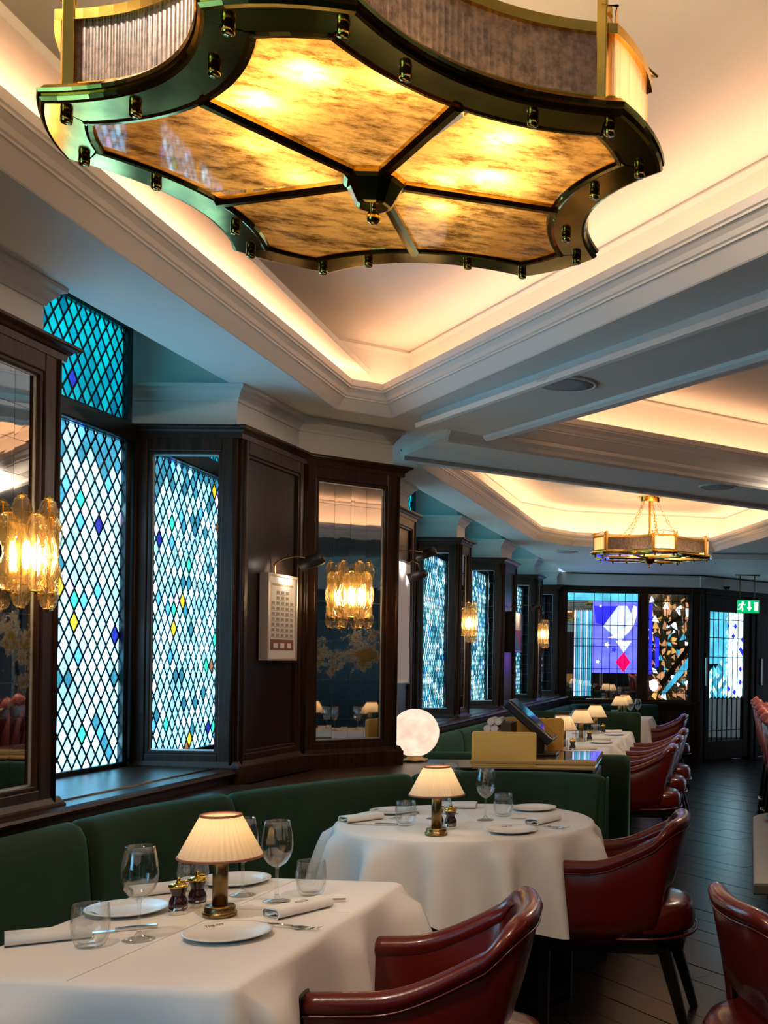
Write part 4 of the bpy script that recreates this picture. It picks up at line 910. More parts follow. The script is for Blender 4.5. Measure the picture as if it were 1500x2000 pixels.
# front table
table_lamp(-1.085, 2.67, 'pleated cream lamp on the front rectangular table', watts=0.12)
wine_glass(-1.172, 2.435, 'tall wine glass beside a tumbler at the near end of the front table', s=1.02)
wine_glass(-1.003, 2.835, 'tall wine glass behind the folded napkin with dark mark on the front table', s=1.02)
wine_glass(-1.118, 2.90, 'wine glass mostly hidden behind the lamp column of the front table')
tumbler(-1.250, 2.375, 'ribbed tumbler at the near end of the front table, nearest the camera')
tumbler(-0.938, 2.915, 'ribbed tumbler at the far corner of the front table')
tumbler(-1.235, 2.86, 'ribbed tumbler behind the mills of the front table')
mill(-1.195, 2.685, 'pepper mill nearest the camera beside the front lamp'); mill(-1.182, 2.765, 'pepper mill half hidden behind its twin on the front table')
plate(-0.988, 2.475, 'white side plate in front of the lamp on the front table', rz=0.75)
plate(-1.325, 2.69, 'white side plate behind the wine glass on the banquette side of front table', rz=2.4)
plate(-1.20, 3.055, 'white side plate behind the lamp at the far edge of the front table', rz=2.2)
napkin(-1.365, 2.415, 'rolled white napkin at the near corner of the front table', 0.55); napkin(-0.905, 2.715, 'rolled white napkin with a dark stitched mark on the front table', 1.02, mark=True)
napkin(-1.335, 2.915, 'rolled white napkin behind the mills on the front table', 0.7)
knife(-0.92, 2.824, 'steel knife under the marked napkin on the front table', 0.22); fork(-0.885, 2.56, 'steel fork in front of the marked napkin on the front table', 2.88)
knife(-1.27, 2.50, 'steel knife beside the rolled napkin at the near end of the front table', 0.5)
# round table
table_lamp(-0.81, 3.93, 'pleated cream lamp at the front edge of the round table', watts=0.11)
wine_glass(-0.692, 4.31, 'wine glass standing clear beside the lamp of the round table'); wine_glass(-0.90, 4.33, 'wine glass behind the lamp shade of the round table'); wine_glass(-0.865, 4.47, 'wine glass farthest behind the lamp shade of the round table')
tumbler(-0.972, 4.14, 'ribbed tumbler beside the lamp on the banquette side of the round table'); tumbler(-0.637, 4.42, 'ribbed tumbler beside the wine glass at the back of the round table'); tumbler(-0.85, 4.22, 'ribbed tumbler behind the lamp column of the round table')
mill(-0.787, 4.08, 'pepper mill beside the lamp column on the round table'); mill(-0.84, 4.10, 'pepper mill tucked behind the lamp of the round table')
plate(-0.545, 4.02, 'white side plate at the front edge of the round table', rz=0.4); plate(-0.535, 4.62, 'white side plate at the back edge of the round table', rz=2.6); plate(-1.10, 4.47, 'white side plate at the banquette edge of the round table', rz=1.4)
napkin(-0.455, 4.26, 'rolled napkin between the two plates on the round table', 1.1); napkin(-1.17, 4.24, 'rolled napkin with a knife at the edge of the round table', 0.9); napkin(-0.87, 4.64, 'rolled napkin at the back of the round table beside the banquette', 0.05)
knife(-0.50, 4.36, 'steel knife behind the rolled napkin of the round table', 0.08); knife(-1.10, 4.14, 'steel knife at the banquette edge of the round table', -0.1); fork(-0.43, 4.13, 'steel fork beside the rolled napkin on the round table', 2.9)
fork(-1.03, 4.36, 'steel fork beside the plate at the banquette edge of the round table', 1.2)
# far row
for (x, y, wd) in ROW:
    table_lamp(x + 0.02, y - 0.02, 'pleated cream lamp on the %s table of the far row' % wd, watts=0.11)
    wine_glass(x - 0.15, y - 0.06, 'wine glass beside the lamp on the %s table of the far row' % wd); wine_glass(x - 0.06, y + 0.2, 'wine glass behind the lamp on the %s table of the far row' % wd)
    tumbler(x + 0.03, y - 0.19, 'tumbler in front of the lamp on the %s table of the far row' % wd); mill(x + 0.085, y + 0.01, 'pepper mill beside the lamp on the %s table of the far row' % wd)
    plate(x + 0.19, y - 0.14, 'side plate on the %s table of the far row' % wd, text=False); napkin(x + 0.16, y + 0.12, 'rolled napkin on the %s table of the far row' % wd, 0.3)
table_lamp(-0.44, 11.85, 'pleated cream lamp in the corner booth, nearer of the two'); table_lamp(-0.40, 12.3, 'pleated cream lamp in the corner booth, farther of the two')
wine_glass(-0.33, 12.0, 'wine glass beside the lamps in the corner booth'); tumbler(-0.5, 11.95, 'tumbler beside the lamps in the corner booth'); wine_glass(-0.25, 12.2, 'wine glass at the end of the corner booth table')

# table across the aisle, seen in the foxed mirror
table_legs('dark pedestal table across the aisle, seen in the foxed mirror', 2.22, 3.85, TZ - 0.002, 0, 0.62, 1.0)
cloth('white cloth across the aisle, seen in the foxed mirror', 2.22, 3.85, TZ, 0, perimeter(0.66, 1.06, 0.035, 60), 0.4, 7, 31, corner=0.05)
table_lamp(2.2, 3.58, 'pleated lamp in the foxed mirror, by the dark frame edge', watts=0.12); table_lamp(2.2, 4.12, 'pleated lamp in the foxed mirror, beside a single wine glass', watts=0.12)
for dy, wd in ((3.74, 'beside the first lamp'), (3.82, 'in the middle'), (4.03, 'beside the second lamp')): wine_glass(2.12, dy, 'wine glass in the foxed mirror, %s' % wd)

# tub chairs ---------------------------------------------------------------
def tub_chair(x, y, rz, label):
    """front faces local +y"""
    t = thing('tub_chair', label, 'chair', (x, y, 0), rz, 'red leather tub chairs')
    N_ = 48; hw = 0.262; fy = 0.25; by = -0.15
    def plan(s):
        # s 0..1 from one arm front round the back to the other
        a_len = fy - (by + 0.0); arc = PI * hw * 0.80; tot = 2 * a_len + arc; d = s * tot
        if d < a_len: return (-hw, fy - d, -1.0, 0.0)
        if d > a_len + arc: return (hw, by + (d - a_len - arc), 1.0, 0.0)
        a = PI + PI * (d - a_len) / arc; return (hw * math.cos(a), by + hw * 0.42 * math.sin(a), math.cos(a), math.sin(a))
    def top(s):
        u = abs(s - 0.5) * 2; t_ = max(0, min(1, (0.80 - u) / 0.62)); t_ = t_ * t_ * (3 - 2 * t_); return lerp(0.655, 0.805, t_)
    def low(s):
        u = abs(s - 0.5) * 2; t_ = max(0, min(1, (0.42 - u) / 0.16)); t_ = t_ * t_ * (3 - 2 * t_); return lerp(0.355, 0.545, t_)
    def lean(s):
        u = abs(s - 0.5) * 2; t_ = max(0, min(1, (0.7 - u) / 0.5)); return 0.085 * t_
    def ring(s, which):
        px, py, nx, ny = plan(s); zt = top(s); zl = low(s); ln = lean(s); pr = []
        def pt(off, z):
            o_ = off + ln * (z - 0.80) / 0.36; pr.append((px + nx * o_, py + ny * o_, z))
        if which == 'shell':
            for off, z in ((-0.02, zl), (0.0, zl), (0.006, lerp(zl, zt, 0.3)), (0.006, lerp(zl, zt, 0.6)), (0.004, zt - 0.045), (-0.004, zt - 0.03)): pt(off, z)
        elif which == 'rim':
            for k in range(9): a = -0.9 + (PI + 1.5) * k / 8; pt(-0.022 + 0.031 * math.cos(a), zt - 0.026 + 0.028 * math.sin(a))
        elif which == 'inner':
            for off, z in ((-0.044, zt - 0.03), (-0.050, lerp(0.47, zt, 0.6)), (-0.058, lerp(0.47, zt, 0.25)), (-0.050, max(zl, 0.44))): pt(off, z)
        elif which == 'pipe':
            for k in range(7): a = 2 * PI * k / 6; pt(0.007 + 0.0035 * math.cos(a), zt - 0.044 + 0.0035 * math.sin(a))
        return pr
    def skin(which):
        def fn(m):
            R_ = [ring(i / N_, which) for i in range(N_ + 1)]; k = len(R_[0]); P = [p for r in R_ for p in r]
            m.add(P, [(j * k + i, (j + 1) * k + i, (j + 1) * k + i + 1, j * k + i + 1) for j in range(N_) for i in range(k - 1)], 0, True)
            if which == 'rim': m.add(R_[0], [list(range(k))]); m.add(R_[-1], [list(range(k))[::-1]])
        return fn
    part(t, 'back_shell', 'tc_shell', skin('shell'), M['leather']); part(t, 'padded_rim', 'tc_rim', skin('rim'), M['leather']); part(t, 'inner_back', 'tc_in', skin('inner'), M['leather']); part(t, 'piping', 'tc_pipe', skin('pipe'), M['leather'])
    def seat(m):
        prof = [(0.93, 0.375), (0.99, 0.385), (1.0, 0.40), (0.985, 0.45), (0.93, 0.475), (0.80, 0.488), (0.4, 0.495), (1e-5, 0.496)]
        n = 48; P = []
        for r, z in prof:
            for i in range(n):
                a = 2 * PI * i / n; c, s_ = math.cos(a), math.sin(a); e = 4.0 if s_ > 0 else 2.6
                rr = 1 / (abs(c / 0.235) ** e + abs(s_ / (0.255 if s_ > 0 else 0.275)) ** e) ** (1 / e); P.append((rr * r * c, rr * r * s_ - 0.01, z))
        k = len(prof); m.add(P, [(j * n + i, j * n + (i + 1) % n, (j + 1) * n + (i + 1) % n, (j + 1) * n + i) for j in range(k - 1) for i in range(n)], 0, True); m.add(P[:n], [list(range(n))[::-1]])
    part(t, 'seat', 'tc_seat', seat, M['leather'])
    def welt(m):
        n = 48; P = []
        for i in range(n):
            a = 2 * PI * i / n; c, s_ = math.cos(a), math.sin(a); e = 4.0 if s_ > 0 else 2.6
            rr = 1 / (abs(c / 0.246) ** e + abs(s_ / (0.26 if s_ > 0 else 0.282)) ** e) ** (1 / e); P.append((rr * c, rr * s_ - 0.01, 0.372))
        m.tube(P, 0.006, 6, True)
    part(t, 'seat_welt', 'tc_welt', welt, M['leather'])
    part(t, 'seat_rail', 'tc_rail', lambda m: m.prism([(-0.22, 0.245), (-0.225, -0.15), (-0.12, -0.25), (0.12, -0.25), (0.225, -0.15), (0.22, 0.245)], 0.315, 0.372), M['ebony'])
    for sx in (-1, 1):
        part(t, 'front_leg', 'tc_fl%d' % sx, lambda m: m.add(*frustum((sx * 0.243, 0.258), (sx * 0.238, 0.256), 0.022, 0.016, 0.38, 0.0)), M['ebony'], 0.004)
        part(t, 'arm_front', 'tc_af%d' % sx, lambda m: m.box((sx * 0.238, 0.268, 0.503), (0.072, 0.048, 0.31)), M['ebony'], 0.008)
        part(t, 'rear_leg', 'tc_rl%d' % sx, lambda m: m.add(*frustum((sx * 0.150, -0.165), (sx * 0.185, -0.275), 0.026, 0.016, 0.37, 0.0)), M['ebony'], 0.004)
    return t
def frustum(c0, c1, h0, h1, z0, z1):
    P = [(c0[0] + a * h0, c0[1] + b * h0, z0) for a, b in ((-1, -1), (1, -1), (1, 1), (-1, 1))] + [(c1[0] + a * h1, c1[1] + b * h1, z1) for a, b in ((-1, -1), (1, -1), (1, 1), (-1, 1))]
    return P, [(3, 2, 1, 0), (4, 5, 6, 7), (0, 1, 5, 4), (1, 2, 6, 5), (2, 3, 7, 6), (3, 0, 4, 7)]
tub_chair(-0.545, 2.63, PI / 2 + 0.08, 'red leather tub chair drawn up to the front rectangular table')
tub_chair(-0.135, 4.20, PI / 2 - 0.10, 'red leather tub chair at the round table, whole side and rear legs in view')
tub_chair(0.41, 2.80, -PI / 2 + 0.25, 'red leather tub chair cut off by the picture edge, turned away from both tables')
for (x, y, wd) in ROW: tub_chair(x + 0.575, y + 0.03, PI / 2 - 0.06, 'dark red leather tub chair at the %s table of the far row' % wd)
tub_chair(0.06, 12.0, PI / 2, 'dark red leather tub chair at the corner booth table')

# host desk ------------------------------------------------------------------
t = thing('host_desk', 'dark wood host desk with honey coloured moulded top behind the banquette', 'desk', (-0.62, 5.65, 0))
MB().box((0, 0, 0.42), (0.58, 0.52, 0.84)).build('carcass', M['oak_panel'], t, 0.006)
desk_top = pbr('polished_wood_top', (0.62, 0.36, 0.13), 0.08, noise=0.15, nscale=4, stretch=(1, 8, 1), coat=0.6)
MB().sweep([(0.30, -0.29), (0.30, 0.28), (-0.31, 0.28), (-0.31, -0.29)], [(-0.02, 0.845), (0.0, 0.848), (0.006, 0.858), (0.0, 0.868), (0.010, 0.876), (0.012, 0.888), (0.004, 0.896), (-0.03, 0.897)], closed=True).build('top_moulding', desk_top, t)
MB().box((-0.005, -0.005, 0.885), (0.58, 0.55, 0.022)).build('desk_surface', pbr('desk_surface', (0.34, 0.19, 0.09), 0.05, coat=1.0), t)
for k in range(4):
    dr = MB().box((0.295, 0.0, 0.74 - k * 0.19), (0.022, 0.46, 0.165)).build('drawer', M['oak'], t, 0.006)
    for yy in (-0.14, 0.14): MB().lathe([(0.008, 0.0), (0.006, 0.012), (0.013, 0.022), (0.012, 0.03), (1e-6, 0.034)], 14).build('knob', M['oak'], dr)
    for j, ch in enumerate(dr.children): ch.location = (0.306, -0.14 if j == 0 else 0.14, 0.74 - k * 0.19); ch.rotation_euler = (0, PI / 2, 0)
t = thing('side_cabinet', 'low dark wood cabinet under the glowing globe lamp', 'cabinet', (-1.27, 5.97, 0))
MB().box((0, 0.0, 0.40), (0.62, 0.40, 0.78)).build('carcass', M['oak_panel'], t, 0.006); MB().box((0, 0.0, 0.80), (0.66, 0.44, 0.025)).build('cabinet_top', M['oak'], t, 0.006)
def onyx(label, x0, x1, y, z0, z1):
    r = 0.018; pts = [(x0, z0), (x1, z0)] + [(x1 - r + r * math.cos(a * PI / 10), z1 - r + r * math.sin(a * PI / 10)) for a in range(6)] + [(x0 + r * 0.5, z1), (x0, z1 - r * 0.5)]
    fr_ = (Vector((0, y)), Vector((1, 0)), Vector((0, -1)))
    return tag(MB().fpoly(fr_, pts, -0.011, 0.011).build('onyx_screen', M['onyx'], None, 0.003), label, 'screen')
onyx('honey onyx upright slab at the front of the host desk', -0.935, -0.612, 5.365, 0.864, 1.033)
onyx('honey onyx slab at the back of the host desk behind the till', -0.93, -0.525, 5.90, 0.897, 1.075)
t = thing('till_screen', 'black tilted till screen on the host desk', 'monitor', (-0.66, 5.64, 0.897))
def slab(m, l, w_, th, lift):
    ca, sa = math.cos(-0.72), math.sin(-0.72); P = []
    for c in ((-th, 0), (0, 0)):
        for a, b in ((-l / 2, -w_ / 2), (l / 2, -w_ / 2), (l / 2, w_ / 2), (-l / 2, w_ / 2)): P.append((a * ca - (c[0] + lift) * sa, b, a * sa + (c[0] + lift) * ca + 0.19))
    m.add(P, [(3, 2, 1, 0), (4, 5, 6, 7), (0, 1, 5, 4), (1, 2, 6, 5), (2, 3, 7, 6), (3, 0, 4, 7)])
mb = MB(); slab(mb, 0.31, 0.27, 0.045, 0.0); mb.build('housing', M['black'], t, 0.008); mb = MB(); slab(mb, 0.285, 0.245, 0.004, 0.004); mb.build('display', M['screen'], t, 0.001)
MB().box((0.03, 0, 0.06), (0.07, 0.14, 0.12)).build('stand', M['black'], t, 0.01); MB().box((0.04, 0, 0.008), (0.18, 0.2, 0.014)).build('foot', M['black'], t, 0.006)
rolls = [(-0.905, 0.999, 'bottom'), (-0.867, 0.999, 'bottom'), (-0.886, 1.0365, 'middle'), (-0.848, 1.0365, 'middle'), (-0.867, 1.074, 'top'), (-0.829, 1.074, 'top')]
for k, (x, z, wd) in enumerate(rolls):
    o = MB().tube([(0, -0.08, 0), (0, 0.08, 0)], 0.018, 14).build('napkin_roll', M['paper'], None); o.location = (x, 5.60, z)
    tag(o, 'cream napkin roll, %s one on the %s of the desk stack' % ('outer' if k % 2 == 0 else 'inner', wd), 'napkin roll', 'napkin rolls on the host desk')
for lab, c, d in (('brown card holder between napkin rolls and till', (-0.785, 5.60, 0.983), (0.055, 0.2, 0.17)), ('small brown box at the till end of the napkin rolls', (-0.745, 5.52, 0.958), (0.03, 0.09, 0.12)), ('brown box under the napkin rolls on the desk', (-0.886, 5.60, 0.938), (0.085, 0.18, 0.082))):
    o = MB().box((0, 0, 0), d).build('card_box', M['brown'], None, 0.003); o.location = c; tag(o, lab, 'box')
t = thing('globe_lamp', 'glowing alabaster globe lamp beside the large pillar', 'lamp', (-1.378, 6.06, 0.8125))
MB().lathe([(0.075, 0.0), (0.08, 0.006), (0.075, 0.014), (0.045, 0.022), (0.04, 0.04)], 32).build('base', M['lampbrass'], t); MB().sphere((0, 0, 0.16), 0.135, 40, 24).build('globe', M['globe'], t)
point_light('globe_light', t, (0, 0, 0.16), 0.35, (1.0, 0.86, 0.72), 0.04)

# table and stools at the picture edge ---------------------------------------
t = thing('stone_table', 'dark stone topped table with rounded corner at the picture edge', 'table', (0.8, 3.9, 0))
pts = [(0.285, 3.20), (0.395, 4.50), (0.40, 4.58), (0.425, 4.65), (0.47, 4.71), (0.55, 4.75), (1.35, 4.70), (1.3, 3.15)]
loc = [(p[0] - 0.8, p[1] - 3.9) for p in pts]; MB().prism(loc, 0.705, 0.74).build('table_top', M['stone'], t, 0.006)
MB().prism([(p[0] * 0.7, p[1] * 0.8) for p in loc], 0.0, 0.705).build('plinth', M['oak_panel'], t, 0.006)
for k, (x, y, lab, mt, r) in enumerate([(0.52, 4.50, 'turquoise glazed plate on the stone table', 'plateblue', 0.075), (0.50, 4.10, 'dark plate next to the turquoise one on the stone table', 'ebony', 0.075), (0.46, 3.66, 'dark plate in the middle of the stone table', 'ebony', 0.08), (0.44, 3.32, 'dark plate at the near end of the stone table', 'ebony', 0.08)]): plate(x, y, lab, 0.74, r, 0, mt, False)
def bar_stool(x, y, rz, label):
    t = thing('bar_stool', label, 'stool', (x, y, 0), rz, 'pink channel backed stools')
    part(t, 'seat', 'bs_seat', lambda m: m.lathe([(0.21, 0.66), (0.225, 0.68), (0.225, 0.73), (0.20, 0.755), (0.1, 0.765), (1e-6, 0.766)], 32), M['leather'])
    def shell(m):
        n = 30; P = []
        for i in range(n + 1):
            a = PI + PI * i / n; zt = 1.06 - 0.10 * abs(i / n - 0.5) * 2
            for r, z in ((0.215, 0.68), (0.255, 0.9), (0.285, zt - 0.02), (0.27, zt), (0.25, zt - 0.02), (0.215, 0.75)): P.append((r * math.cos(a), r * math.sin(a), z))
        m.add(P, [(j * 6 + i, (j + 1) * 6 + i, (j + 1) * 6 + i + 1, j * 6 + i + 1) for j in range(n) for i in range(5)], 0, True)
    part(t, 'back_shell', 'bs_shell', shell, M['leather'])
    for k in range(9):
        a = PI + PI * (k + 0.5) / 9; zt = 1.065 - 0.10 * abs((k + 0.5) / 9 - 0.5) * 2
        part(t, 'channel', 'bs_ch%d' % k, lambda m: m.tube([(0.205 * math.cos(a), 0.205 * math.sin(a), 0.76), (0.222 * math.cos(a), 0.222 * math.sin(a), 0.9), (0.242 * math.cos(a), 0.242 * math.sin(a), zt - 0.02), (0.262 * math.cos(a), 0.262 * math.sin(a), zt + 0.008), (0.285 * math.cos(a), 0.285 * math.sin(a), zt - 0.012)], [0.036, 0.040, 0.044, 0.043, 0.03], 10), M['pink_leather'])
    for sx in (-1, 1):
        for sy in (-1, 1): part(t, 'leg', 'bs_l%d%d' % (sx, sy), lambda m: m.add(*frustum((sx * 0.13, sy * 0.13), (sx * 0.19, sy * 0.19), 0.022, 0.015, 0.66, 0.0)), M['ebony'])
    part(t, 'foot_ring', 'bs_ring', lambda m: m.tube([(0.22 * math.cos(2 * PI * i / 28), 0.22 * math.sin(2 * PI * i / 28), 0.25) for i in range(28)], 0.009, 6, True), M['brass'])
for k, wd in enumerate(('nearest', 'second nearest', 'middle', 'second farthest', 'farthest')):
    bar_stool(0.885 + 0.045 * k, 6.35 + 0.68 * k, -PI / 2 + 0.1, 'pink channel backed bar stool, %s of the row past the stone table' % wd)
# ================================================================== wall lights and pictures
def wall_rot(n): return math.atan2(n.y, n.x) - PI / 2
def sconce(fr, a, z, label, watts=0.35):
    o, u, n = fr; q = o + u * a + n * 0.004
    t = thing('glass_sconce', label, 'wall lamp', (q.x, q.y, z), wall_rot(n), 'amber glass sconces')
    part(t, 'back_plate', 'sc_bp', lambda m: m.box((0, 0.006, 0), (0.09, 0.012, 0.19)), M['brass'], 0.003)
    def piece(m, tall):
        if tall: pr = [(0.010, 0.168), (0.022, 0.160), (0.0315, 0.132), (0.029, 0.105), (0.017, 0.078), (0.018, 0.060), (0.028, 0.022), (0.030, 0.0), (0.028, -0.022), (0.018, -0.060), (0.017, -0.078), (0.029, -0.105), (0.0315, -0.132), (0.022, -0.160), (0.012, -0.168)]
        else: pr = [(0.012, 0.116), (0.022, 0.110), (0.032, 0.085), (0.033, 0.066), (0.024, 0.034), (0.0155, 0.010), (0.0155, -0.010), (0.024, -0.034), (0.033, -0.066), (0.032, -0.085), (0.022, -0.110), (0.012, -0.116)]
        # refine
        pts = []
        for i in range(len(pr) - 1):
            for k in range(3): pts.append((lerp(pr[i][0], pr[i + 1][0], k / 3), lerp(pr[i][1], pr[i + 1][1], k / 3)))
        m.open_lathe([(r_ * 0.86, z_) for r_, z_ in pts + [pr[-1]]], 48, rib=0.06, nrib=12, twist=22)
    for tall, angs in ((True, (-62, 0, 62)), (False, (-92, -31, 31, 92))):
        for k, dg in enumerate(angs):
            a_ = math.radians(dg); r = 0.074; x_, y_ = r * math.sin(a_) * 1.05, 0.030 + r * math.cos(a_)
            g = part(t, 'glass_drop', 'sc_g%d' % tall, lambda m: piece(m, tall), M['amber']); g.location = (x_, y_, 0); g.rotation_euler = (0, 0, k * 0.7)
            h = 0.168 if tall else 0.116
            def fin(m, h=h):
                for s_ in (1, -1): m.lathe([(0.013, s_ * h), (0.014, s_ * (h + 0.003)), (0.006, s_ * (h + 0.006)), (0.004, s_ * (h + 0.011)), (1e-6, s_ * (h + 0.012))], 12); 
                m.tube([(0, 0, -h), (0, 0, h)], 0.0018, 6)
            c_ = part(g, 'finial', 'sc_f%d' % tall, fin, M['brass'])
    for sx in (-0.026, 0.026):
        b = part(t, 'bulb', 'sc_b', lambda m: m.lathe([(0.006, -0.05), (0.011, -0.03), (0.013, 0.0), (0.009, 0.025), (1e-6, 0.042)], 14), M['bulb']); b.location = (sx, 0.052, 0.0)
        point_light('sconce_light', t, (sx, 0.052, 0.0), watts, BULB_COL, 0.014)
    return t
fr, L_ = frame(f0[1], f0[2]); sconce(fr, L_ - 0.205, 1.70, 'amber glass sconce on the narrow mirror at the picture edge')
fr, L_ = SKEW1; sconce(fr, L_ * 0.49, 1.712, 'amber glass sconce on the foxed mirror of the large pillar')
fr, L_ = FARF[0]; sconce(fr, L_ * 0.42, 1.70, 'amber glass sconce on the nearest far pillar')
fr, L_ = FARF[2]; sconce(fr, L_ * 0.5, 1.70, 'small amber glass sconce on the pillar next to the back wall')

def spot_head(t, c, L_, lit):
    """bullet shaped picture spot: domed back, open end aimed at the print"""
    d = Vector((0.03, -0.94, -0.33)).normalized(); c = Vector(c); e1 = d.cross(Vector((1, 0, 0))).normalized(); e2 = d.cross(e1); n = 20; P = []
    prof = [(-0.45, 0.004), (-0.44, 0.014), (-0.40, 0.024), (-0.30, 0.031), (0.5, 0.032), (0.5, 0.028), (0.30, 0.027)]
    for a, r in prof:
        for i in range(n): th = 2 * PI * i / n; P.append(c + d * a * L_ + (e1 * math.cos(th) + e2 * math.sin(th)) * r)
    m = MB(); m.add(P, [(j * n + i, j * n + (i + 1) % n, (j + 1) * n + (i + 1) % n, (j + 1) * n + i) for j in range(len(prof) - 1) for i in range(n)], 0, True); m.add(P[:n], [list(range(n))]); m.build('lamp_head', M['hood'], t)
    m = MB(); m.add([c + d * 0.33 * L_ + (e1 * math.cos(2 * PI * i / n) + e2 * math.sin(2 * PI * i / n)) * 0.0268 for i in range(n)], [list(range(n))]); m.build('lamp_lens', M['spotglow'], t)
    s_ = bpy.data.lights.new('picture_spot', 'SPOT'); s_.energy = lit * 6; s_.color = (1.0, 0.86, 0.68); s_.spot_size = 1.5; s_.spot_blend = 0.6; s_.shadow_soft_size = 0.02
    o = bpy.data.objects.new('picture_spot', s_); COL.objects.link(o); o.parent = t; o.location = c + d * 0.52 * L_; o.rotation_euler = d.to_track_quat('-Z', 'Y').to_euler()
def picture(fr, a, z, w_, h_, label, depth, arm, print_fn, tilt=0.0, frame_mat='frame_silver', head=0.11, lit=1.2):
    o, u, n = fr; q = o + u * a + n * 0.002
    t = thing('framed_picture', label, 'picture', (q.x, q.y, z), wall_rot(n))
    # local x runs against the walking direction, y out of the wall
    b = 0.012
    for nm, c, d in (('frame_side', (-w_ / 2 + b / 2, depth / 2, 0), (b, depth, h_)), ('frame_side', (w_ / 2 - b / 2, depth / 2, 0), (b, depth, h_)), ('frame_rail', (0, depth / 2, h_ / 2 - b / 2), (w_ - 2 * b, depth, b)), ('frame_rail', (0, depth / 2, -h_ / 2 + b / 2), (w_ - 2 * b, depth, b))):
        MB().box(c, d).build(nm, M[frame_mat], t, 0.002)
    MB().box((0, depth - 0.008, 0), (w_ - 2 * b, 0.006, h_ - 2 * b)).build('mount', M['paper'], t)
    print_fn(t, w_ - 2 * b, h_ - 2 * b, depth - 0.0048)
    ox, oy, oz = arm
    path = [(0.02, 0.01, h_ / 2), (0.02, 0.012, h_ / 2 + 0.05), (0.02 + 0.15 * ox, 0.02 + 0.2 * oy, h_ / 2 + oz * 0.9), (0.02 + 0.45 * ox, 0.02 + 0.55 * oy, h_ / 2 + oz), (ox, oy, h_ / 2 + oz * 0.82)]
    pts = []
    for i in range(len(path) - 1):
        p0 = Vector(path[max(0, i - 1)]); p1 = Vector(path[i]); p2 = Vector(path[i + 1]); p3 = Vector(path[min(len(path) - 1, i + 2)])
        for k in range(6):
            s_ = k / 6; pts.append(0.5 * ((2 * p1) + (p2 - p0) * s_ + (2 * p0 - 5 * p1 + 4 * p2 - p3) * s_ * s_ + (3 * p1 - p0 - 3 * p2 + p3) * s_ ** 3))
    pts.append(Vector(path[-1])); MB().tube(pts, 0.004, 8).build('lamp_arm', M['lampbrass'], t)
    spot_head(t, (ox, oy, h_ / 2 + oz * 0.82), head, lit)
    return t
ink2 = pbr('grey_print', (0.28, 0.24, 0.25), 0.6); awn = pbr('maroon_print', (0.22, 0.05, 0.05), 0.6); gold_ink = pbr('gold_print', (0.45, 0.27, 0.06), 0.5)
def facade(t, w_, h_, y):
    p = MB(); p.box((0, y, 0.005), (w_ * 0.84, 0.0006, h_ * 0.86)); p.build('print', pbr('facade_paper', (0.74, 0.68, 0.66), 0.5), t)
    wn = MB()
    for i in range(5):
        for j in range(9):
            if j > 6 and i not in (1, 2, 3): continue
            x = -w_ * 0.34 + i * w_ * 0.17; z = -h_ * 0.22 + j * h_ * 0.066
            wn.box((x, y + 0.0008, z), (w_ * 0.10, 0.0008, h_ * 0.036)); wn.box((x, y + 0.0008, z - h_ * 0.026), (w_ * 0.15, 0.0008, h_ * 0.005))
    wn.build('print_windows', ink2, t)
    MB().box((0, y + 0.0009, -h_ * 0.335), (w_ * 0.84, 0.001, h_ * 0.13)).build('print_awning', awn, t)
    ar = MB()
    for i in range(3): ar.lathe([(1e-6, 0), (w_ * 0.075, 0.0004)], 16, (0, 0, 0)); 
    ar = MB()
    for i in range(3):
        x = -w_ * 0.25 + i * w_ * 0.25; ar.box((x, y + 0.0018, -h_ * 0.345), (w_ * 0.14, 0.0008, h_ * 0.06))
    ar.build('print_shopfront', M['paper'], t)
    tt = MB()
    for i in range(13): tt.box((-w_ * 0.36 + i * w_ * 0.06, y + 0.001, h_ * 0.40), (w_ * 0.042, 0.0008, h_ * 0.028))
    tt.build('print_title', gold_ink, t)
picture(SIDE1, 0.335, 1.575, 0.295, 0.405, 'silver framed print of a building facade with maroon shopfront on the large pillar', 0.045, (-0.03, 0.175, 0.085), facade, head=0.13, lit=0.25)
def plain(t, w_, h_, y): MB().box((0, y, 0), (w_ * 0.94, 0.0008, h_ * 0.95)).build('print', pbr('pale_poster', (0.62, 0.58, 0.60), 0.5), t)
fr, L_ = SIDE2; picture(fr, L_ - 0.44, 1.63, 0.60, 0.84, 'tall pale poster in a thin dark frame on the slim pillar', 0.03, (-0.10, 0.19, 0.06), plain, frame_mat='black', head=0.15, lit=0.4)
pt = bpy.data.objects['framed_picture.001']; spot_head(pt, (-0.22, 0.10, 0.33), 0.14, 0.3); MB().tube([(-0.20, 0.03, 0.40), (-0.20, 0.06, 0.43), (-0.21, 0.10, 0.41), (-0.22, 0.11, 0.35)], 0.004, 8).build('lamp_arm', M['lampbrass'], pt)
def cubist(t, w_, h_, y):
    MB().box((0, y, h_ * 0.28), (w_ * 0.96, 0.0008, h_ * 0.40)).build('print', pbr('speckled_print', (0.62, 0.48, 0.40), 0.6, noise=0.5, nscale=60), t)
    for nm, pl, c in (('red_shape', [(-0.48, -0.48), (0.48, 0.06), (-0.48, 0.06)], (0.50, 0.03, 0.04)), ('teal_shape', [(-0.48, -0.48), (0.48, -0.48), (0.48, 0.06)], (0.05, 0.14, 0.18))):
        m = MB(); P = [(x * w_, y, z * h_) for x, z in pl] + [(x * w_, y + 0.0008, z * h_) for x, z in pl]; m.add(P, [(0, 1, 2), (5, 4, 3), (0, 1, 4, 3), (1, 2, 5, 4), (2, 0, 3, 5)]); m.build(nm, pbr(nm, c, 0.5), t)
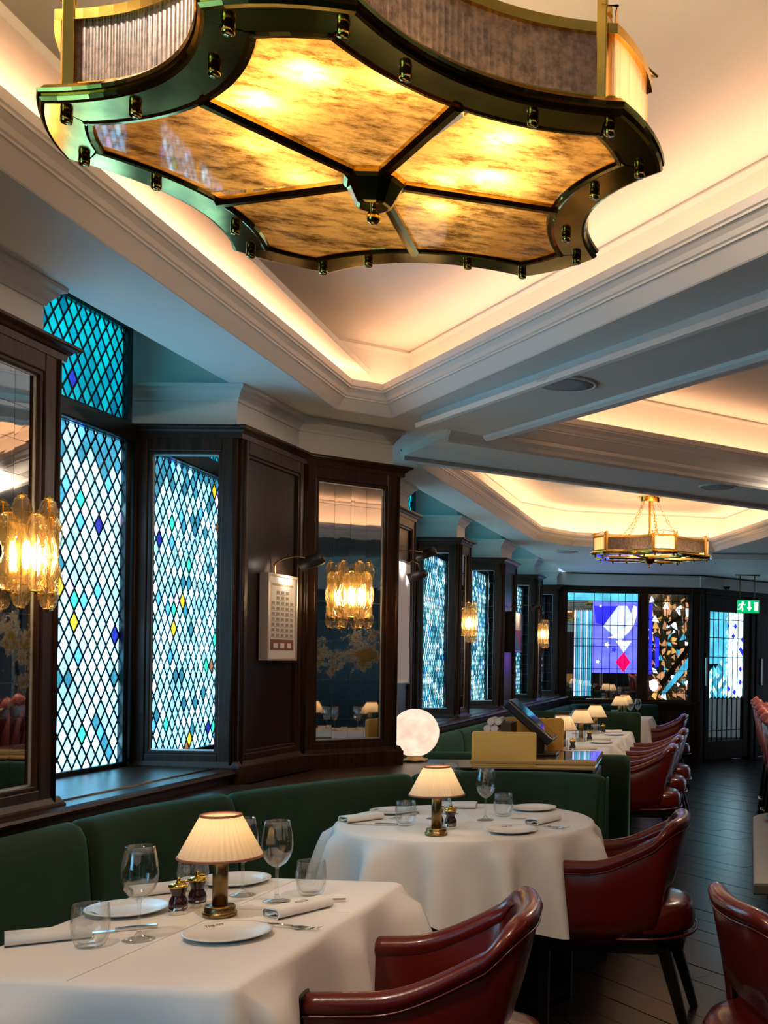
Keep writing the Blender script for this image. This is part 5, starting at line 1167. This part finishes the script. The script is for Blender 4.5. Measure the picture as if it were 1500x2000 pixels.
fr, L_ = FARF[1]; picture(fr, L_ * 0.62, 1.67, 0.34, 0.42, 'small picture of red and teal shapes on a far pillar', 0.09, (0.02, 0.28, 0.07), cubist, frame_mat='black', head=0.09, lit=0.2)
# exit sign --------------------------------------------------------------
t = thing('exit_sign', 'green hanging exit sign with running figure, arrow and door', 'sign', (1.175, 14.72, 2.06))
MB().box((0, 0.02, 0.095), (0.335, 0.05, 0.19)).build('case', M['black'], t, 0.004)
MB().box((0.012, -0.008, 0.095), (0.30, 0.008, 0.175)).build('face', emit('sign_green', (0.0, 0.22, 0.06), 1.0), t)
sw = emit('sign_white', (0.75, 1.0, 0.85), 1.6); frs = (Vector((0.0, -0.013)), Vector((1, 0)), Vector((0, -1)))
man = MB(); man.fpoly(frs, [(-0.062 + 0.014 * math.cos(k * PI / 6), 0.152 + 0.014 * math.sin(k * PI / 6)) for k in range(12)], 0, 0.002)
man.fpoly(frs, [(-0.085, 0.132), (-0.058, 0.138), (-0.066, 0.085), (-0.092, 0.085)], 0, 0.002); man.fpoly(frs, [(-0.092, 0.09), (-0.075, 0.09), (-0.098, 0.055), (-0.128, 0.05), (-0.128, 0.062), (-0.105, 0.066)], 0, 0.002)
man.fpoly(frs, [(-0.082, 0.092), (-0.066, 0.088), (-0.052, 0.062), (-0.062, 0.028), (-0.076, 0.032), (-0.068, 0.062)], 0, 0.002); man.fpoly(frs, [(-0.085, 0.132), (-0.114, 0.125), (-0.122, 0.10), (-0.112, 0.098), (-0.104, 0.116), (-0.082, 0.118)], 0, 0.002); man.fpoly(frs, [(-0.060, 0.134), (-0.040, 0.108), (-0.022, 0.116), (-0.026, 0.125), (-0.038, 0.120), (-0.056, 0.142)], 0, 0.002)
man.build('running_figure', sw, t)
MB().fpoly(frs, [(0.018, 0.165), (0.042, 0.165), (0.042, 0.085), (0.062, 0.085), (0.030, 0.03), (-0.002, 0.085), (0.018, 0.085)], 0, 0.002).build('arrow', sw, t); MB().fbox(frs, 0.098, 0.148, 0, 0.002, 0.035, 0.155).build('doorway', sw, t)
for sx in (-0.1, 0.1): MB().tube([(sx, 0.02, 0.19), (sx, 0.02, SOF - 2.06 - 0.012)], 0.008, 10).build('hanger', M['lampbrass'], t)
MB().box((0, 0.02, SOF - 2.06 - 0.008), (0.34, 0.08, 0.014)).build('ceiling_plate', M['lampbrass'], t, 0.003)
t = thing('dome_camera', 'small dome camera on the frieze beside the exit sign', 'camera', (0.93, 15.22, 2.46)); MB().lathe([(0.06, 0.06), (0.062, 0.02), (0.055, 0.0)], 24).build('housing', M['white'], t); MB().sphere((0, 0, 0), 0.052, 20, 12).build('dome', M['screen'], t)

# ================================================================== chandeliers
CH_R, CH_A = 0.606, 0.2037
def chandelier(x, y, z0, ph, label, watts):
    t = thing('chandelier', label, 'chandelier', (x, y, z0), ph, 'brass and gold glass chandeliers')
    outer = []; kinds = []; tips = []
    def pol(a, r): return Vector((r * math.cos(a), r * math.sin(a)))
    for k in range(5):
        c = k * 2 * PI / 5; A, B = pol(c - CH_A, CH_R), pol(c + CH_A, CH_R); C_ = pol(c + 2 * PI / 5 - CH_A, CH_R)
        tips += [(A, c), (B, c)]
        for i in range(6): s_ = i / 6; outer.append(A.lerp(B, s_) + pol(c, 0.016 * 4 * s_ * (1 - s_)))
        for i in range(18): s_ = i / 18; outer.append(B.lerp(C_, s_) - pol(c + PI / 5, 0.082 * 4 * s_ * (1 - s_)))
    ring = [(-0.092, 0.004), (-0.088, -0.002), (-0.080, -0.003), (-0.074, 0.000), (-0.010, 0.000), (-0.004, 0.002), (0.000, 0.008), (-0.004, 0.012), (0.002, 0.016), (0.004, 0.022), (-0.002, 0.026), (-0.008, 0.034), (-0.055, 0.036), (-0.092, 0.018), (-0.092, 0.004)]
    def fr_(m): m.sweep([tuple(p) for p in outer], ring, closed=True)
    part(t, 'base_ring', 'ch_ring', fr_, M['bronze'])
    body = offset_path(outer, -0.036, True); inner = offset_path(outer, -0.084, True)
    def rail(m, za, zb, hw_): m.sweep([tuple(p) for p in body], [(-hw_, za), (hw_, za), (hw_, zb), (-hw_, zb), (-hw_, za)], closed=True)
    part(t, 'lower_rail', 'ch_lr', lambda m: rail(m, 0.034, 0.048, 0.008), M['brass']); part(t, 'upper_rail', 'ch_ur', lambda m: rail(m, 0.160, 0.179, 0.013), M['brass'])
    for k in range(5):
        i0 = k * 24
        sh = [body[i0 + i] for i in range(7)]; lo = [body[(i0 + 6 + i) % 120] for i in range(19)]
        def reeds(m, lo=lo):
            pts = []; nn = []
            N_ = 280; cum = [0]
            for i in range(1, len(lo)): cum.append(cum[-1] + (lo[i] - lo[i - 1]).length)
            for q in range(N_ + 1):
                s_ = 0.012 + (cum[-1] - 0.024) * q / N_; j = 0
                while j < len(lo) - 2 and cum[j + 1] < s_: j += 1
                u_ = (s_ - cum[j]) / (cum[j + 1] - cum[j]); p = lo[j].lerp(lo[j + 1], u_); n_ = rnorm(lo[j + 1] - lo[j]); pts.append(p + n_ * 0.0022 * abs(math.sin(PI * q / 7)))
            P = [(p.x, p.y, 0.047) for p in pts] + [(p.x, p.y, 0.161) for p in pts]; n_ = N_ + 1
            m.add(P, [(i, i + 1, n_ + i + 1, n_ + i) for i in range(N_)], 0, True)
        part(t, 'reeded_panel', 'ch_reed%d' % k, reeds, M['reed'])
        def strips(m, sh=sh):
            for i in range(6): m.sweep([tuple(sh[i].lerp(sh[i + 1], 0.02)), tuple(sh[i].lerp(sh[i + 1], 0.98))], [(-0.002, 0.047), (0.002, 0.047), (0.002, 0.161), (-0.002, 0.161), (-0.002, 0.047)])
        part(t, 'clear_panel', 'ch_clr%d' % k, strips, M['reed_clear'])
        # gold glass between two ribs
        a0 = k * 2 * PI / 5 - PI / 5
        def pane(m, a0=a0):
            pts = [p for p in inner]; sel = []
            for p in pts:
                d = (math.atan2(p.y, p.x) - a0) % (2 * PI)
                if d <= 2 * PI / 5 + 1e-4: sel.append((d, p))
            sel.sort(key=lambda e: e[0]); P = [(0.0, 0.0, 0.006)] + [(p.x, p.y, 0.006) for _, p in sel]
            mid = [(p.x * 0.5, p.y * 0.5, 0.006) for _, p in sel]; n_ = len(sel)
            P += mid; m.add(P, [(0, n_ + 1 + i, n_ + 2 + i) for i in range(n_ - 1)] + [(n_ + 1 + i, 1 + i, 2 + i, n_ + 2 + i) for i in range(n_ - 1)])
        part(t, 'gold_pane', 'ch_pane%d' % k, pane, M['goldglass'])
        ra = k * 2 * PI / 5 + PI / 5; rl = min(p.length for p in inner)
        def rib(m, ra=ra, rl=rl):
            d = pol(ra, 1.0); n_ = Vector((-d.y, d.x)); sec = [(-0.014, 0.006), (-0.013, -0.002), (-0.006, -0.010), (0.006, -0.010), (0.013, -0.002), (0.014, 0.006)]; P = []
            for r in (0.05, rl + 0.004):
                for a, b in sec: q = d * r + n_ * a; P.append((q.x, q.y, b))
            m.add(P, [(i, (i + 1) % 6, 6 + (i + 1) % 6, 6 + i) for i in range(6)] + [tuple(range(6)), tuple(range(11, 5, -1))])
        part(t, 'rib', 'ch_rib%d' % k, rib, M['bronze'])
        for sgn, (tp, c) in zip((-1, 1), tips[2 * k:2 * k + 2]):
            d = pol(c, 1.0); n_ = Vector((-d.y, d.x)); q = tp - d * 0.045 - n_ * sgn * 0.016
            def post(m, q=q, c=c):
                m.box((q.x, q.y, 0.112), (0.020, 0.034, 0.158), c)
                for s_ in (-1, 1): e = Vector((-math.sin(c), math.cos(c))) * 0.0125 * s_; m.box((q.x + e.x, q.y + e.y, 0.203), (0.020, 0.009, 0.032), c)
            part(t, 'post', 'ch_post%d%d' % (k, sgn), post, M['brass'], 0.002)
        tip_a, tip_b = tips[2 * k][0], tips[2 * k + 1][0]; d = pol(k * 2 * PI / 5, 1.0)
        pa, pb = tip_a - d * 0.045, tip_b - d * 0.045; mid = (pa + pb) / 2
        part(t, 'hanger_wire', 'ch_wire%d' % k, lambda m: m.tube([(pa.x, pa.y, 0.206), (pa.x + d.x * 0.03, pa.y + d.y * 0.03, 0.200), (mid.x - d.x * 0.02, mid.y - d.y * 0.02, 0.222), (pb.x + d.x * 0.03, pb.y + d.y * 0.03, 0.200), (pb.x, pb.y, 0.206)], 0.003, 6), M['brass'])
        def chain(m, mid=mid, d=d):
            top = Vector((d.x * 0.075, d.y * 0.075, CEIL - z0 - 0.045)); bot = Vector((mid.x - d.x * 0.02, mid.y - d.y * 0.02, 0.222)); nl = 20
            pts = []
            for i in range(nl + 1): s_ = i / nl; p = bot.lerp(top, s_); p.z -= 0.22 * 4 * s_ * (1 - s_) * 0.8; pts.append(p)
            for i in range(nl):
                a, b = pts[i], pts[i + 1]; ax = (b - a); L_ = ax.length * 0.66; ax.normalize(); c_ = (a + b) / 2
                sd = ax.cross(Vector((0, 0, 1))).normalized(); up = sd.cross(ax); w_ = sd if i % 2 == 0 else up; lp = []
                for q in range(12):
                    th = 2 * PI * q / 12; lp.append(c_ + ax * (L_ * 0.62 * (1 if math.cos(th) > 0 else -1) + 0.006 * math.cos(th)) + w_ * 0.0095 * math.sin(th))
                m.tube(lp, 0.0022, 5, True)
        part(t, 'chain', 'ch_chain%d' % k, chain, M['brass'])
        for q_, i_ in enumerate((0, 6, 11, 19)):
            p = offset_path(outer, -0.045, True)[(i0 + i_) % 120]
            part(t, 'stud', 'ch_stud%d_%d' % (k, q_), lambda m: m.lathe([(0.0105, 0.002), (0.0105, -0.006), (0.011, -0.007), (0.0105, -0.016), (0.009, -0.018), (1e-6, -0.018)], 14, (p.x, p.y, 0.0)), M['bronze'])
    def hub(m):
        P = []
        for r, z in ((0.066, 0.008), (0.066, -0.006), (0.058, -0.012), (0.036, -0.052), (0.030, -0.054)):
            for i in range(10): a = 2 * PI * (i // 2) / 5 + PI / 5 + (0.24 if i % 2 else -0.24); P.append((r * math.cos(a), r * math.sin(a), z))
        m.add(P, [(j * 10 + i, j * 10 + (i + 1) % 10, (j + 1) * 10 + (i + 1) % 10, (j + 1) * 10 + i) for j in range(4) for i in range(10)]); m.add(P[-10:], [list(range(10))])
    part(t, 'hub', 'ch_hub', hub, M['bronze']); part(t, 'ball_finial', 'ch_fin', lambda m: (m.sphere((0, 0, -0.076), 0.0145, 16, 10), m.tube([(0, 0, -0.05), (0, 0, -0.066)], 0.006, 8)), M['brass'])
    part(t, 'stem', 'ch_stem', lambda m: m.tube([(0, 0, 0.01), (0, 0, CEIL - z0 - 0.03)], 0.0115, 12), M['brass'])
    part(t, 'canopy', 'ch_can', lambda m: m.lathe([(0.085, CEIL - z0 - 0.05), (0.10, CEIL - z0 - 0.045), (0.10, CEIL - z0 - 0.008), (0.11, CEIL - z0 - 0.002)], 32), M['brass'])
    spots = [(-0.745, 1.933), (-0.622, 1.843), (-0.48, 1.872), (-0.80, 2.10), (-0.76, 2.235), (-0.325, 2.07), (-0.373, 2.235), (-0.46, 2.245), (-0.504, 2.37)]
    ca, sa = math.cos(-3.4726), math.sin(-3.4726)
    for k, (bx_, by_) in enumerate(spots):
        dx, dy = bx_ + 0.613, by_ - 2.245; lx, ly = dx * ca - dy * sa, dx * sa + dy * ca
        b = part(t, 'bulb', 'ch_bulb', lambda m: m.sphere((0, 0, 0), 0.016, 14, 10), M['bulb_warm']); b.location = (lx, ly, 0.068)
        point_light('chandelier_light', t, (lx, ly, 0.038), watts * (2.6 if k in (0, 1, 5, 6) else 0.9), BULB_COL, 0.010)
    return t
chandelier(-0.613, 2.245, EYE + 0.991, 3.4726, 'large brass chandelier with gold mottled glass in the nearest coffer', 0.6)
chandelier(-0.125, 10.49, EYE + 0.991, 3.4726 + 0.25, 'brass chandelier hanging by chains in the far coffer', 0.9)
